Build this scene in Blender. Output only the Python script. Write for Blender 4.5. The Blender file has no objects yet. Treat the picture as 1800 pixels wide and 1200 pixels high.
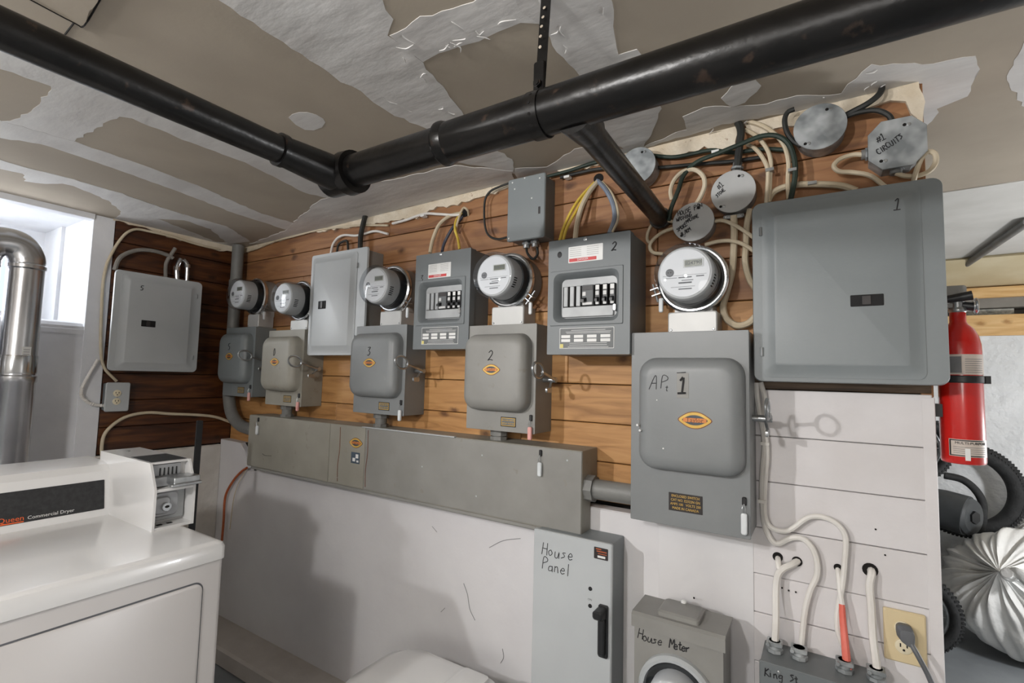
import bpy, bmesh, math, random
from mathutils import Vector, Matrix

random.seed(7)
S = bpy.context.scene
COL = S.collection
# ------------------------------------------------------------------ camera
cam_d = bpy.data.cameras.new('camera'); cam = bpy.data.objects.new('camera', cam_d); COL.objects.link(cam)
cam_d.sensor_width = 36.0; cam_d.lens = 858.49 / 1800 * 36.0; cam_d.clip_start = 0.02
_r, _u, _f = Vector((0.84646, 0.53188, 0.02455)), Vector((0.01735, -0.07364, 0.99713)), Vector((-0.53217, 0.84361, 0.07157))
cam.matrix_world = Matrix(((_r.x, _u.x, -_f.x, 0.0), (_r.y, _u.y, -_f.y, 0.0), (_r.z, _u.z, -_f.z, 1.37), (0, 0, 0, 1)))
S.camera = cam
# ------------------------------------------------------------------ world and lights
W = bpy.data.worlds.new('overcast_sky'); S.world = W; W.use_nodes = True
W.node_tree.nodes['Background'].inputs[0].default_value = (0.90, 0.94, 1.0, 1)
W.node_tree.nodes['Background'].inputs[1].default_value = 1.5
def light(name, kind, loc, energy, color=(1, 1, 1), size=0.1, size_y=None, rot=(0, 0, 0)):
    d = bpy.data.lights.new(name, kind); d.energy = energy; d.color = color
    if kind == 'AREA':
        d.size = size
        if size_y: d.shape = 'RECTANGLE'; d.size_y = size_y
    else: d.shadow_soft_size = size
    o = bpy.data.objects.new(name, d); COL.objects.link(o); o.location = loc; o.rotation_euler = rot
    return o
clamp = light('clamp_lamp', 'SPOT', (-1.95, -1.4, 1.94), 132, (1.0, 0.985, 0.97), 0.035)
clamp.data.spot_size = math.radians(60); clamp.data.spot_blend = 0.75
clamp.rotation_euler = (Vector((0.05, 1.5, 1.30)) - clamp.location).to_track_quat('-Z', 'Y').to_euler()
light('bulb_mid_room', 'POINT', (-0.66, -0.9, 1.92), 58, (1.0, 0.985, 0.97), 0.06)
light('room_fill', 'POINT', (0.2, -1.9, 1.40), 27, (1.0, 0.975, 0.95), 0.35)  # soft fill added behind the camera to lift ceiling and shadows, no fixture
light('window_daylight', 'AREA', (-3.30, 0.10, 1.84), 24, (0.96, 0.98, 1.0), 0.9, 0.42, (0, math.radians(-90), 0))
light('storage_fill', 'POINT', (1.75, 2.35, 1.0), 62, (0.97, 0.98, 1.0), 0.10)  # unseen fill added to brighten the bags and far wall
S.view_settings.view_transform = 'Standard'; S.view_settings.look = 'None'
S.view_settings.exposure = 0.05; S.view_settings.gamma = 1.0; S.view_settings.use_curve_mapping = False

# ------------------------------------------------------------------ materials
def lin(h):
    h = h.lstrip('#'); c = [int(h[i:i + 2], 16) / 255 for i in (0, 2, 4)]
    return tuple((v / 12.92 if v <= 0.04045 else ((v + 0.055) / 1.055) ** 2.4) for v in c) + (1,)
MATS = {}
def mat(name, a, b=None, rough=0.5, metal=0.0, scale=6.0, bump=0.0, bscale=60.0, stretch=None, spots=None, spot_amt=0.62, coat=0.0, detail=6.0, bdist=0.004):
    """noise-mixed two-tone principled material with bump and optional specks"""
    if name in MATS: return MATS[name]
    m = bpy.data.materials.new(name); m.use_nodes = True; nt = m.node_tree; N = nt.nodes; L = nt.links
    p = N['Principled BSDF']; p.inputs['Roughness'].default_value = rough; p.inputs['Metallic'].default_value = metal
    p.inputs['Coat Weight'].default_value = coat
    tc = N.new('ShaderNodeTexCoord'); mp = N.new('ShaderNodeMapping'); L.new(tc.outputs['Object'], mp.inputs['Vector'])
    if stretch: mp.inputs['Scale'].default_value = stretch
    oi = N.new('ShaderNodeObjectInfo'); sc = N.new('ShaderNodeVectorMath'); sc.operation = 'SCALE'
    sc.inputs[0].default_value = (13.0, 7.0, 5.0); L.new(oi.outputs['Random'], sc.inputs['Scale']); L.new(sc.outputs[0], mp.inputs['Location'])
    n = N.new('ShaderNodeTexNoise'); n.inputs['Scale'].default_value = scale; n.inputs['Detail'].default_value = detail; L.new(mp.outputs[0], n.inputs['Vector'])
    cr = N.new('ShaderNodeValToRGB'); cr.color_ramp.elements[0].position = 0.35; cr.color_ramp.elements[1].position = 0.68
    cr.color_ramp.elements[0].color = lin(a); cr.color_ramp.elements[1].color = lin(b or a); L.new(n.outputs['Fac'], cr.inputs['Fac'])
    out = cr.outputs['Color']
    if spots:
        n2 = N.new('ShaderNodeTexNoise'); n2.inputs['Scale'].default_value = scale * 3.1; n2.inputs['Detail'].default_value = 9; L.new(mp.outputs[0], n2.inputs['Vector'])
        r2 = N.new('ShaderNodeValToRGB'); r2.color_ramp.elements[0].position = spot_amt; r2.color_ramp.elements[1].position = spot_amt + 0.06; L.new(n2.outputs['Fac'], r2.inputs['Fac'])
        mx = N.new('ShaderNodeMix'); mx.data_type = 'RGBA'; L.new(r2.outputs['Color'], mx.inputs['Factor']); L.new(out, mx.inputs[6]); mx.inputs[7].default_value = lin(spots)
        out = mx.outputs[2]
    L.new(out, p.inputs['Base Color'])
    if bump:
        nb = N.new('ShaderNodeTexNoise'); nb.inputs['Scale'].default_value = bscale; nb.inputs['Detail'].default_value = 5; L.new(mp.outputs[0], nb.inputs['Vector'])
        bp = N.new('ShaderNodeBump'); bp.inputs['Strength'].default_value = bump; bp.inputs['Distance'].default_value = bdist; L.new(nb.outputs['Fac'], bp.inputs['Height']); L.new(bp.outputs[0], p.inputs['Normal'])
    MATS[name] = m; return m
def wood(name, dark, mid, light_, knot, along='x', rough=0.55):
    m = bpy.data.materials.new(name); m.use_nodes = True; nt = m.node_tree; N = nt.nodes; L = nt.links
    p = N['Principled BSDF']; p.inputs['Roughness'].default_value = rough
    tc = N.new('ShaderNodeTexCoord'); mp = N.new('ShaderNodeMapping'); L.new(tc.outputs['Object'], mp.inputs['Vector'])
    oi = N.new('ShaderNodeObjectInfo'); sc = N.new('ShaderNodeVectorMath'); sc.operation = 'SCALE'; sc.inputs[0].default_value = (17.0, 11.0, 9.0)
    L.new(oi.outputs['Random'], sc.inputs['Scale']); L.new(sc.outputs[0], mp.inputs['Location'])
    st = N.new('ShaderNodeMapping'); L.new(mp.outputs[0], st.inputs['Vector']); st.inputs['Scale'].default_value = (1.6, 14, 14) if along == 'x' else (14, 1.6, 14)
    n = N.new('ShaderNodeTexNoise'); n.inputs['Scale'].default_value = 2.2; n.inputs['Detail'].default_value = 8; n.inputs['Distortion'].default_value = 1.2; L.new(st.outputs[0], n.inputs['Vector'])
    cr = N.new('ShaderNodeValToRGB'); e = cr.color_ramp.elements; e[0].position = 0.28; e[1].position = 0.75; e[0].color = lin(dark); e[1].color = lin(light_)
    k = cr.color_ramp.elements.new(0.5); k.color = lin(mid); L.new(n.outputs['Fac'], cr.inputs['Fac'])
    nd = N.new('ShaderNodeTexNoise'); nd.inputs['Scale'].default_value = 30; L.new(mp.outputs[0], nd.inputs['Vector'])
    dv = N.new('ShaderNodeVectorMath'); dv.operation = 'MULTIPLY_ADD'; L.new(nd.outputs['Color'], dv.inputs[0]); dv.inputs[1].default_value = (.03, .03, .02); L.new(mp.outputs[0], dv.inputs[2])
    sp = N.new('ShaderNodeSeparateXYZ'); L.new(dv.outputs[0], sp.inputs[0]); cb = N.new('ShaderNodeCombineXYZ')
    L.new(sp.outputs['X' if along == 'x' else 'Y'], cb.inputs['X']); L.new(sp.outputs['Z'], cb.inputs['Y'])
    km = N.new('ShaderNodeMapping'); L.new(cb.outputs[0], km.inputs['Vector']); km.inputs['Scale'].default_value = (3.4, 6.5, 1)
    v = N.new('ShaderNodeTexVoronoi'); v.voronoi_dimensions = '2D'; v.inputs['Scale'].default_value = 1.0; L.new(km.outputs[0], v.inputs['Vector'])
    kr = N.new('ShaderNodeValToRGB'); kr.color_ramp.elements[0].position = 0.03; kr.color_ramp.elements[0].color = (.85, .85, .85, 1); kr.color_ramp.elements[1].position = 0.11; kr.color_ramp.elements[1].color = (0, 0, 0, 1)
    L.new(v.outputs['Distance'], kr.inputs['Fac'])
    mx = N.new('ShaderNodeMix'); mx.data_type = 'RGBA'; L.new(kr.outputs['Color'], mx.inputs['Factor']); L.new(cr.outputs['Color'], mx.inputs[6]); mx.inputs[7].default_value = lin(knot)
    L.new(mx.outputs[2], p.inputs['Base Color'])
    bp = N.new('ShaderNodeBump'); bp.inputs['Strength'].default_value = 0.25; bp.inputs['Distance'].default_value = 0.003; L.new(n.outputs['Fac'], bp.inputs['Height']); L.new(bp.outputs[0], p.inputs['Normal'])
    MATS[name] = m; return m
def glass(name, tint='#f4f6f8', rough=0.03, opac=0.12):
    m = bpy.data.materials.new(name); m.use_nodes = True; nt = m.node_tree; N = nt.nodes; L = nt.links
    N.remove(N['Principled BSDF']); t = N.new('ShaderNodeBsdfTransparent'); t.inputs[0].default_value = lin(tint)
    g = N.new('ShaderNodeBsdfGlossy'); g.inputs['Roughness'].default_value = rough; fr = N.new('ShaderNodeFresnel'); fr.inputs['IOR'].default_value = 1.45
    ad = N.new('ShaderNodeMath'); ad.operation = 'ADD'; ad.operation = 'MULTIPLY_ADD'; ad.inputs[1].default_value = 0.4; ad.inputs[2].default_value = opac * 0.1; L.new(fr.outputs[0], ad.inputs[0])
    mx = N.new('ShaderNodeMixShader'); L.new(ad.outputs[0], mx.inputs[0]); L.new(t.outputs[0], mx.inputs[1]); L.new(g.outputs[0], mx.inputs[2]); L.new(mx.outputs[0], N['Material Output'].inputs['Surface'])
    MATS[name] = m; return m
wood('plank_wood', '#93673a', '#b3834f', '#c3955f', '#5a3519')
wood('plank_red', '#785136', '#946742', '#a67a52', '#4d2e1a')
wood('plank_brown', '#2c160a', '#4b2812', '#6d4220', '#27140a', along='y', rough=0.42)
wood('plank_dirty', '#2c2016', '#54402b', '#7a6550', '#2a1d12')
wood('lumber', '#c89a5e', '#dcb379', '#e8c690', '#a87840')
mat('white_plank', '#d3cfcf', '#dedbdc', rough=0.5, scale=5, bump=0.25, bscale=45)
mat('white_plaster', '#d2d0d2', '#deddde', rough=0.6, scale=3, bump=0.3, bscale=14, bdist=0.008)
mat('stone_wash', '#c6c1ba', '#d8d4ce', rough=0.75, scale=6, bump=0.7, bscale=18, bdist=0.015)
mat('foundation_white', '#d8dadb', '#e6e8e9', rough=0.6, scale=4, bump=0.8, bscale=16, bdist=0.02)
mat('recess_white', '#d7d8dc', '#e6e7ea', rough=0.6, scale=5, bump=0.35, bscale=16, bdist=0.008)
mat('drywall', '#a4998a', '#b2a797', rough=0.85, scale=3.0, bump=0.05, bscale=120)
mat('compound', '#cac7c4', '#dbd9d6', rough=0.6, scale=5, bump=0.35, bscale=7, stretch=(1, 2.5, 1), bdist=0.010)
mat('cream_plaster', '#cfc0a8', '#e0d5c2', rough=0.75, scale=14, bump=0.8, bscale=40, bdist=0.008, spots='#8a6547', spot_amt=0.66)
mat('cast_iron', '#0d0c0c', '#1d1b1a', rough=0.3, metal=0.2, scale=9, bump=0.35, bscale=38, bdist=0.003, spots='#3c2f27', spot_amt=0.64)
mat('gray_blue', '#797f81', '#818789', rough=0.42, scale=3, bump=0.04, bscale=200)
mat('gray_light', '#b0b4b6', '#b9bdbf', rough=0.36, scale=3, bump=0.03, bscale=200)
mat('gray_dark', '#696e70', '#717678', rough=0.45, scale=3, bump=0.03, bscale=200)
mat('gray_warm', '#83827e', '#8d8c88', rough=0.45, scale=8, bump=0.05, bscale=150, spots='#84817b', spot_amt=0.66)
mat('gray_olive', '#8d8a80', '#99968c', rough=0.5, scale=7, bump=0.06, bscale=90, spots='#8b867b', spot_amt=0.64)
mat('gray_switch', '#7a7d7e', '#838687', rough=0.40, scale=4, bump=0.04, bscale=150, spots='#9a9c9c', spot_amt=0.72)
mat('conduit_gray', '#6d6d6b', '#7d7d7a', rough=0.5, scale=8, bump=0.15, bscale=80)
mat('galvanised', '#7b8082', '#b3b7b9', rough=0.42, metal=0.3, scale=24, bump=0.1, bscale=90, detail=2)
mat('cover_steel', '#a6a8a8', '#b4b5b5', rough=0.4, metal=0.35, scale=10, bump=0.03, bscale=120)
mat('zinc', '#9c9fa1', '#c2c5c7', rough=0.3, metal=0.85, scale=30, bump=0.05)
mat('chrome', '#c9cbcd', '#e2e4e6', rough=0.18, metal=1.0, scale=8)
mat('duct_metal', '#c2c3c6', '#d8d9dc', rough=0.24, metal=1.0, scale=5, bump=0.12, bscale=12, bdist=0.004)
mat('black_plastic', '#17181a', '#222325', rough=0.4, scale=12)
mat('latch_black', '#0b0b0c', '#131314', rough=0.75, scale=10)
mat('rubber', '#202122', '#2f3031', rough=0.75, scale=30, bump=0.5, bscale=90)
mat('drum_plastic', '#3a3d3f', '#474a4c', rough=0.5, scale=10, bump=0.1)
mat('dark_hole', '#0a0807', '#120d0a', rough=0.9, scale=20)
mat('meter_base', '#25282a', '#3b3e40', rough=0.35, scale=14)
mat('meter_body', '#c6c6c5', '#cfcfce', rough=0.45, scale=5)
mat('meter_face', '#e0e0e1', '#e6e6e7', rough=0.4, scale=5)
mat('lcd', '#77796a', '#828475', rough=0.25, scale=10)
mat('adapter', '#b4b4b2', '#c3c3c1', rough=0.4, metal=0.15, scale=6)
mat('ink', '#1a1a1d', '#27272a', rough=0.6, scale=40)
mat('print_gray', '#6f7072', '#7d7e80', rough=0.6, scale=40)
mat('label_dark', '#242021', '#2f2a29', rough=0.45, scale=30)
mat('label_gold', '#c9a24a', '#d9b560', rough=0.45, metal=0.2, scale=30)
mat('logo_orange', '#c9793a', '#d98b45', rough=0.5, scale=40)
mat('logo_brown', '#6b3a22', '#7d4728', rough=0.5, scale=40)
mat('logo_navy', '#39414b', '#454c55', rough=0.5, scale=40)
mat('sticker_white', '#dcdcda', '#e6e6e4', rough=0.5, scale=12)
mat('sticker_gray', '#5d6061', '#6a6d6e', rough=0.5, scale=20)
mat('sticker_red', '#c23a3c', '#cf4a4a', rough=0.5, scale=20)
mat('sticker_yellow', '#cdc066', '#d6cb7c', rough=0.5, scale=20)
mat('sticker_blue', '#3c4a58', '#4a5866', rough=0.5, scale=20)
mat('silver_plate', '#8f9192', '#abadae', rough=0.5, metal=0.35, scale=8)
mat('breaker_gray', '#55585a', '#606365', rough=0.5, scale=14)
mat('seal_clear', '#c9ced0', '#dde1e3', rough=0.2, scale=14)
mat('seal_pink', '#d69a94', '#e2aba4', rough=0.3, scale=14)
mat('cable_white', '#dedad4', '#e8e5e0', rough=0.5, scale=14, bump=0.1, bscale=60)
mat('cable_cream', '#c4b59a', '#d3c6ae', rough=0.55, scale=14, bump=0.12, bscale=60)
mat('cable_black', '#1b1c1a', '#2a2b28', rough=0.6, scale=18, bump=0.2, bscale=70)
mat('cable_green', '#1c2a22', '#2a3a30', rough=0.6, scale=18, bump=0.2, bscale=70)
mat('cable_yellow', '#cfae3c', '#dcc257', rough=0.5, scale=18)
mat('cable_slate', '#7a8494', '#8d97a6', rough=0.5, scale=18)
mat('cable_navy', '#3b3f4d', '#4a4e5c', rough=0.5, scale=18)
mat('cable_gray', '#7e7a74', '#8f8b85', rough=0.55, scale=18, bump=0.3, bscale=160)
mat('cable_salmon', '#d9614f', '#e5796a', rough=0.5, scale=18)
mat('cable_rust', '#a5502a', '#bb6336', rough=0.55, scale=18)
mat('dryer_white', '#dedede', '#e4e4e4', rough=0.22, scale=2, coat=0.3)
mat('dryer_front', '#d0cdcc', '#d6d3d2', rough=0.32, scale=2)
mat('dryer_panel', '#222325', '#303133', rough=0.45, scale=90)
mat('dryer_orange', '#e2602a', '#ea6c34', rough=0.5, scale=20)
mat('coin_gray', '#9d9fa2', '#aeb0b3', rough=0.35, metal=0.4, scale=14)
mat('beige_plate', '#d6c39b', '#dccba6', rough=0.4, scale=6)
mat('ivory', '#dcd0b2', '#e4dabf', rough=0.4, scale=6)
mat('cord_gray', '#55575a', '#63656a', rough=0.5, scale=10)
mat('ext_red', '#b3140e', '#c21a13', rough=0.25, scale=3, coat=0.5)
mat('ext_label', '#bfb3a9', '#cfc4ba', rough=0.45, scale=25)
mat('bag_white', '#e6e6e3', '#f0f0ee', rough=0.3, scale=5, bump=0.55, bscale=14, bdist=0.02)
mat('reflector', '#e08a12', '#eb9a22', rough=0.2, scale=10)
mat('caution_yellow', '#cfcf2c', '#dcdc40', rough=0.5, scale=10)
mat('floor_paint', '#8a8f93', '#9ca1a5', rough=0.5, scale=4, bump=0.1, bscale=30)
mat('curb', '#b9b2ab', '#cbc5be', rough=0.7, scale=6, bump=0.3)
mat('far_ceiling', '#c9c7c1', '#d9d7d2', rough=0.8, scale=4, bump=0.3, bscale=20)
mat('cream_board', '#d0c19c', '#dcd0b0', rough=0.7, scale=5)
mat('gray_beam', '#7f7c76', '#8d8a84', rough=0.7, scale=8)
mat('newsprint', '#8d9089', '#c8c6bd', rough=0.8, scale=60)
mat('side_wall', '#c9c6c2', '#d4d1cd', rough=0.7, scale=3, bump=0.2, bscale=20)
glass('meter_glass'); glass('pane_glass', '#e8f0f4', 0.02, 0.1)

# ------------------------------------------------------------------ mesh helpers
WALL_Y, WALL_X = 1.5, -2.79
def MW(u, v, w): return Vector((u, WALL_Y - w, v))            # back wall: u right, v up, w out of the wall
def LW(u, v, w): return Vector((WALL_X + w, u, v))            # left wall
def EW(x, y, z): return Vector((x, y, z))
def rr(x0, x1, z0, z1, r, n=4):
    r = max(min(r, (x1 - x0) / 2 - 1e-5, (z1 - z0) / 2 - 1e-5), 1e-5); o = []
    for cx, cz, a in ((x1 - r, z1 - r, 0), (x0 + r, z1 - r, 90), (x0 + r, z0 + r, 180), (x1 - r, z0 + r, 270)):
        for i in range(n + 1):
            t = math.radians(a + 90 * i / n); o.append((cx + r * math.cos(t), cz + r * math.sin(t)))
    return o
def loops(bm, rings, caps=(True, True)):
    vs = [[bm.verts.new(p) for p in ring] for ring in rings]; n = len(vs[0])
    for a, b in zip(vs, vs[1:]):
        for i in range(n):
            bm.faces.new((a[i], a[(i + 1) % n], b[(i + 1) % n], b[i]))
    if caps[0]: bm.faces.new(vs[0])
    if caps[1]: bm.faces.new(vs[-1])
    return vs
def loft(bm, fr, secs, n=4, caps=(True, True)):
    """secs: (u0,u1,v0,v1,corner_radius,w) rounded rectangles stacked along w"""
    loops(bm, [[fr(a, b, s[5]) for a, b in rr(*s[:5], n)] for s in secs], caps)
def slab(bm, fr, u0, u1, v0, v1, w0, w1, r=0.003, c=0.0015, n=3):
    loft(bm, fr, [(u0, u1, v0, v1, r, w0), (u0, u1, v0, v1, r, w1 - c), (u0 + c, u1 - c, v0 + c, v1 - c, r, w1)], n)
def box(bm, x0, x1, y0, y1, z0, z1):
    q = [bm.verts.new((x, y, z)) for z in (z0, z1) for x, y in ((x0, y0), (x1, y0), (x1, y1), (x0, y1))]
    for f in ((3, 2, 1, 0), (4, 5, 6, 7), (0, 1, 5, 4), (1, 2, 6, 5), (2, 3, 7, 6), (3, 0, 4, 7)): bm.faces.new([q[i] for i in f])
def lathe(bm, fr, cu, cv, prof, seg=32, caps=(True, True), sx=1.0):
    loops(bm, [[fr(cu + sx * r * math.cos(2 * math.pi * i / seg), cv + r * math.sin(2 * math.pi * i / seg), w) for i in range(seg)] for r, w in prof], caps)
def vlathe(bm, cx, cy, prof, seg=32):
    loops(bm, [[Vector((cx + r * math.cos(2 * math.pi * i / seg), cy + r * math.sin(2 * math.pi * i / seg), z)) for i in range(seg)] for r, z in prof])
def smooth_path(pts, k=5):
    P = [Vector(p) for p in pts]
    if len(P) < 3: return P
    P = [P[0] * 2 - P[1]] + P + [P[-1] * 2 - P[-2]]; o = []
    for i in range(1, len(P) - 2):
        a, b, c, d = P[i - 1:i + 3]
        for j in range(k):
            t = j / k; o.append(0.5 * (2 * b + (c - a) * t + (2 * a - 5 * b + 4 * c - d) * t * t + (3 * b - a - 3 * c + d) * t ** 3))
    o.append(P[-2]); return o
def tube(bm, pts, r, seg=10, k=5, closed=False, flat=1.0):
    P = smooth_path(pts, k) if k > 1 else [Vector(p) for p in pts]
    if closed: P = P[:-1] if (P[0] - P[-1]).length < 1e-6 else P
    m = len(P); T = []
    for i in range(m):
        a = P[(i - 1) % m] if closed or i else P[0]; b = P[(i + 1) % m] if closed or i < m - 1 else P[-1]
        T.append((b - a).normalized())
    up = Vector((0, 0, 1)) if abs(T[0].z) < 0.9 else Vector((0, 1, 0)); N = (up - T[0] * up.dot(T[0])).normalized(); rings = []
    for i in range(m):
        N = (N - T[i] * N.dot(T[i])).normalized(); B = T[i].cross(N); rad = r(i / max(m - 1, 1)) if callable(r) else r
        rings.append([P[i] + (N * math.cos(2 * math.pi * j / seg) + B * math.sin(2 * math.pi * j / seg) * flat) * rad for j in range(seg)])
    if closed:
        vs = [[bm.verts.new(p) for p in g] for g in rings]
        for i in range(m):
            a, b = vs[i], vs[(i + 1) % m]
            for j in range(seg): bm.faces.new((a[j], a[(j + 1) % seg], b[(j + 1) % seg], b[j]))
    else: loops(bm, rings)
def rod(bm, a, b, r, r2=None, seg=16):
    tube(bm, [a, b], (lambda t: r + (r2 - r) * t) if r2 else r, seg, 1)
def ringz(bm, c, R, r, ax='y', seg=48, s=10):
    P = []
    for i in range(seg):
        t = 2 * math.pi * i / seg; a, b = R * math.cos(t), R * math.sin(t)
        P.append(Vector(c) + (Vector((a, 0, b)) if ax == 'y' else Vector((0, a, b)) if ax == 'x' else Vector((a, b, 0))))
    tube(bm, P, r, s, 1, True)
def poly(bm, pts, thick, nrm, jitter=0.0, sub=0.03):
    """irregular flat patch: outline subdivided and roughened, given thickness along nrm"""
    P = [Vector(p) for p in pts]; O = []
    for a, b in zip(P, P[1:] + P[:1]):
        d = b - a; n = max(1, int(d.length / sub)) if jitter else 1; side = d.cross(nrm).normalized() if d.length > 1e-6 else Vector((0, 0, 0))
        for i in range(n): O.append(a + d * (i / n) + side * random.uniform(-jitter, jitter))
    nn = Vector(nrm).normalized()
    lo = [bm.verts.new(p) for p in O]; hi = [bm.verts.new(p + nn * thick) for p in O]; n = len(O)
    f = [bm.faces.new(lo), bm.faces.new(hi)]
    for i in range(n): bm.faces.new((lo[i], lo[(i + 1) % n], hi[(i + 1) % n], hi[i]))
    bmesh.ops.triangulate(bm, faces=f)
def wloc(o):
    v = Vector(o.location)
    while o.parent: o = o.parent; v += o.location
    return v
def obj(name, bm, m, parent=None, label=None, cat=None, group=None, kind=None, ang=32):
    bmesh.ops.recalc_face_normals(bm, faces=bm.faces[:])
    me = bpy.data.meshes.new(name); bm.to_mesh(me); bm.free()
    return link(name, me, m, parent, label, cat, group, kind, ang)
def link(name, me, m, parent=None, label=None, cat=None, group=None, kind=None, ang=32):
    me.materials.clear(); me.materials.append(MATS[m])
    o = bpy.data.objects.new(name, me); COL.objects.link(o)
    if len(me.polygons): me.shade_smooth(); me.set_sharp_from_angle(angle=math.radians(ang))
    if parent:
        me.transform(Matrix.Translation(-wloc(parent))); o.parent = parent
    else:
        c = [v.co for v in me.vertices]; b = Vector((sum(v.x for v in c) / len(c), sum(v.y for v in c) / len(c), min(v.z for v in c)))
        me.transform(Matrix.Translation(-b)); o.location = b
    tag(o, label, cat, group, kind); return o
def tag(o, label=None, cat=None, group=None, kind=None):
    for k, v in (('label', label), ('category', cat), ('group', group), ('kind', kind)):
        if v: o[k] = v
    return o
def thing(name, loc, label, cat, group=None):
    o = bpy.data.objects.new(name, None); COL.objects.link(o); o.location = loc; o.empty_display_size = 0.05
    return tag(o, label, cat, group)
class B:
    """with-less shorthand: B(name, mat, parent, fn) builds a mesh through fn(bm)"""
    def __new__(cls, name, m, parent, fn, **kw):
        bm = bmesh.new(); fn(bm); return obj(name, bm, m, parent, **kw)
def struct(name, m, fn, parent=None):
    return B(name, m, parent, fn, kind=None if parent else 'structure')
# handwriting: single-stroke letters on a unit grid
G = {'A': [[(0, 0), (.3, 1), (.45, .95), (.55, 0)], [(.1, .45), (.5, .5)]], 'P': [[(.05, 0), (.1, 1), (.45, .95), (.5, .7), (.1, .5)]], 'K': [[(.05, 0), (.1, 1)], [(.5, .95), (.1, .5), (.55, 0)]],
 'H': [[(.05, 0), (.08, 1)], [(.5, 0), (.48, 1)], [(.05, .5), (.5, .52)]], 'M': [[(.02, 0), (.08, 1), (.3, .4), (.52, 1), (.6, 0)]], 'o': [[(.25, .5), (.05, .3), (.2, 0), (.42, .2), (.25, .5)]], 'u': [[(.05, .5), (.08, .08), (.3, .05), (.4, .5), (.45, 0)]],
 's': [[(.4, .48), (.12, .45), (.35, .2), (.05, .02)]], 'e': [[(.08, .25), (.42, .3), (.25, .52), (.05, .25), (.2, 0), (.45, .1)]], 'a': [[(.4, .45), (.1, .4), (.08, .05), (.38, .15), (.4, .5), (.45, 0)]], 'n': [[(.05, .5), (.08, 0)], [(.08, .35), (.3, .5), (.42, 0)]],
 'l': [[(.1, 1), (.15, 0)]], 't': [[(.2, .85), (.2, .05), (.38, .05)], [(.02, .55), (.4, .58)]], 'r': [[(.05, .5), (.08, 0)], [(.08, .35), (.35, .5)]], 'i': [[(.1, .5), (.12, 0)], [(.1, .72), (.12, .76)]], 'g': [[(.4, .5), (.1, .42), (.1, .1), (.4, .2), (.42, .5), (.38, -.3), (.08, -.25)]],
 '1': [[(.1, .8), (.3, 1), (.3, 0)], [(.05, 0), (.55, .02)]], '2': [[(.05, .8), (.3, 1), (.5, .75), (.3, .3), (.05, .02), (.25, .12), (.6, .05)]], '3': [[(.08, .95), (.45, .98), (.22, .6), (.48, .35), (.3, .02), (.05, .1)]], '5': [[(.5, 1), (.1, .97), (.1, .6), (.42, .5), (.4, .1), (.05, .03)]], '0': [[(.25, 1), (.08, .6), (.2, .02), (.42, .4), (.25, 1)]],
 '#': [[(.15, 0), (.25, .8)], [(.4, 0), (.5, .8)], [(.02, .25), (.6, .3)], [(.05, .55), (.62, .6)]], 'C': [[(.5, .85), (.2, .95), (.05, .4), (.25, .02), (.5, .15)]], 'I': [[(.2, 0), (.22, .95)]], 'R': [[(.05, 0), (.1, .95), (.45, .8), (.12, .5), (.5, 0)]], 'U': [[(.05, .9), (.1, .1), (.4, .1), (.48, .9)]], 'T': [[(.25, 0), (.28, .95)], [(.02, .92), (.55, 1)]],
 'S': [[(.48, .9), (.12, .85), (.42, .4), (.05, .05)]], 'O': [[(.28, .95), (.05, .5), (.25, .02), (.5, .45), (.28, .95)]], 'V': [[(.05, .9), (.25, 0), (.5, .95)]], 'E': [[(.5, .95), (.08, .92), (.05, .02), (.5, .05)], [(.08, .5), (.4, .52)]], 'W': [[(.02, .9), (.15, .02), (.3, .6), (.45, .02), (.6, .95)]],
 'G': [[(.5, .85), (.2, .92), (.05, .3), (.3, .02), (.5, .4), (.3, .4)]], 'L': [[(.08, .95), (.06, .02), (.45, .05)]], 'N': [[(.05, 0), (.08, .95), (.45, .05), (.5, .98)]], ' ': []}
def hand(parent, txt, fr, u, v, w, h, rad=0.0013, rot=0.0, pitch=0.62, name='handwriting', m='ink', wfun=None):
    bm = bmesh.new(); ca, sa = math.cos(math.radians(rot)), math.sin(math.radians(rot)); x = 0.0
    for ch in txt:
        jy = random.uniform(-.06, .06); sl = .12
        for st in G[ch]:
            q = []
            for a, b in st:
                a2 = (x + a + sl * b + random.uniform(-.02, .02)) * h; b2 = (b + jy + random.uniform(-.02, .02)) * h
                uu, vv = u + a2 * ca - b2 * sa, v + a2 * sa + b2 * ca
                q.append(fr(uu, vv, wfun(uu, vv) if wfun else w))
            tube(bm, q, rad, 5, 3)
        x += pitch if ch not in 'lit1I' else pitch * 0.72
    return obj(name, bm, m, parent)
def printed(parent, txt, fr, u, v, w, size, m='ink', align='CENTER', name='lettering', sx=1.0, rot=0.0):
    cu = bpy.data.curves.new('t', 'FONT'); cu.body = txt; cu.size = size; cu.align_x = align; cu.align_y = 'CENTER'; cu.extrude = 0.0003; cu.resolution_u = 2
    t = bpy.data.objects.new('t', cu); me = bpy.data.meshes.new_from_object(t); bpy.data.objects.remove(t); bpy.data.curves.remove(cu)
    ca, sa = math.cos(math.radians(rot)), math.sin(math.radians(rot))
    for q in me.vertices:
        a, b = q.co.x * sx, q.co.y; q.co = fr(u + a * ca - b * sa, v + a * sa + b * ca, w + q.co.z)
    me.name = name; me.update(); return link(name, me, m, parent)


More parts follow.
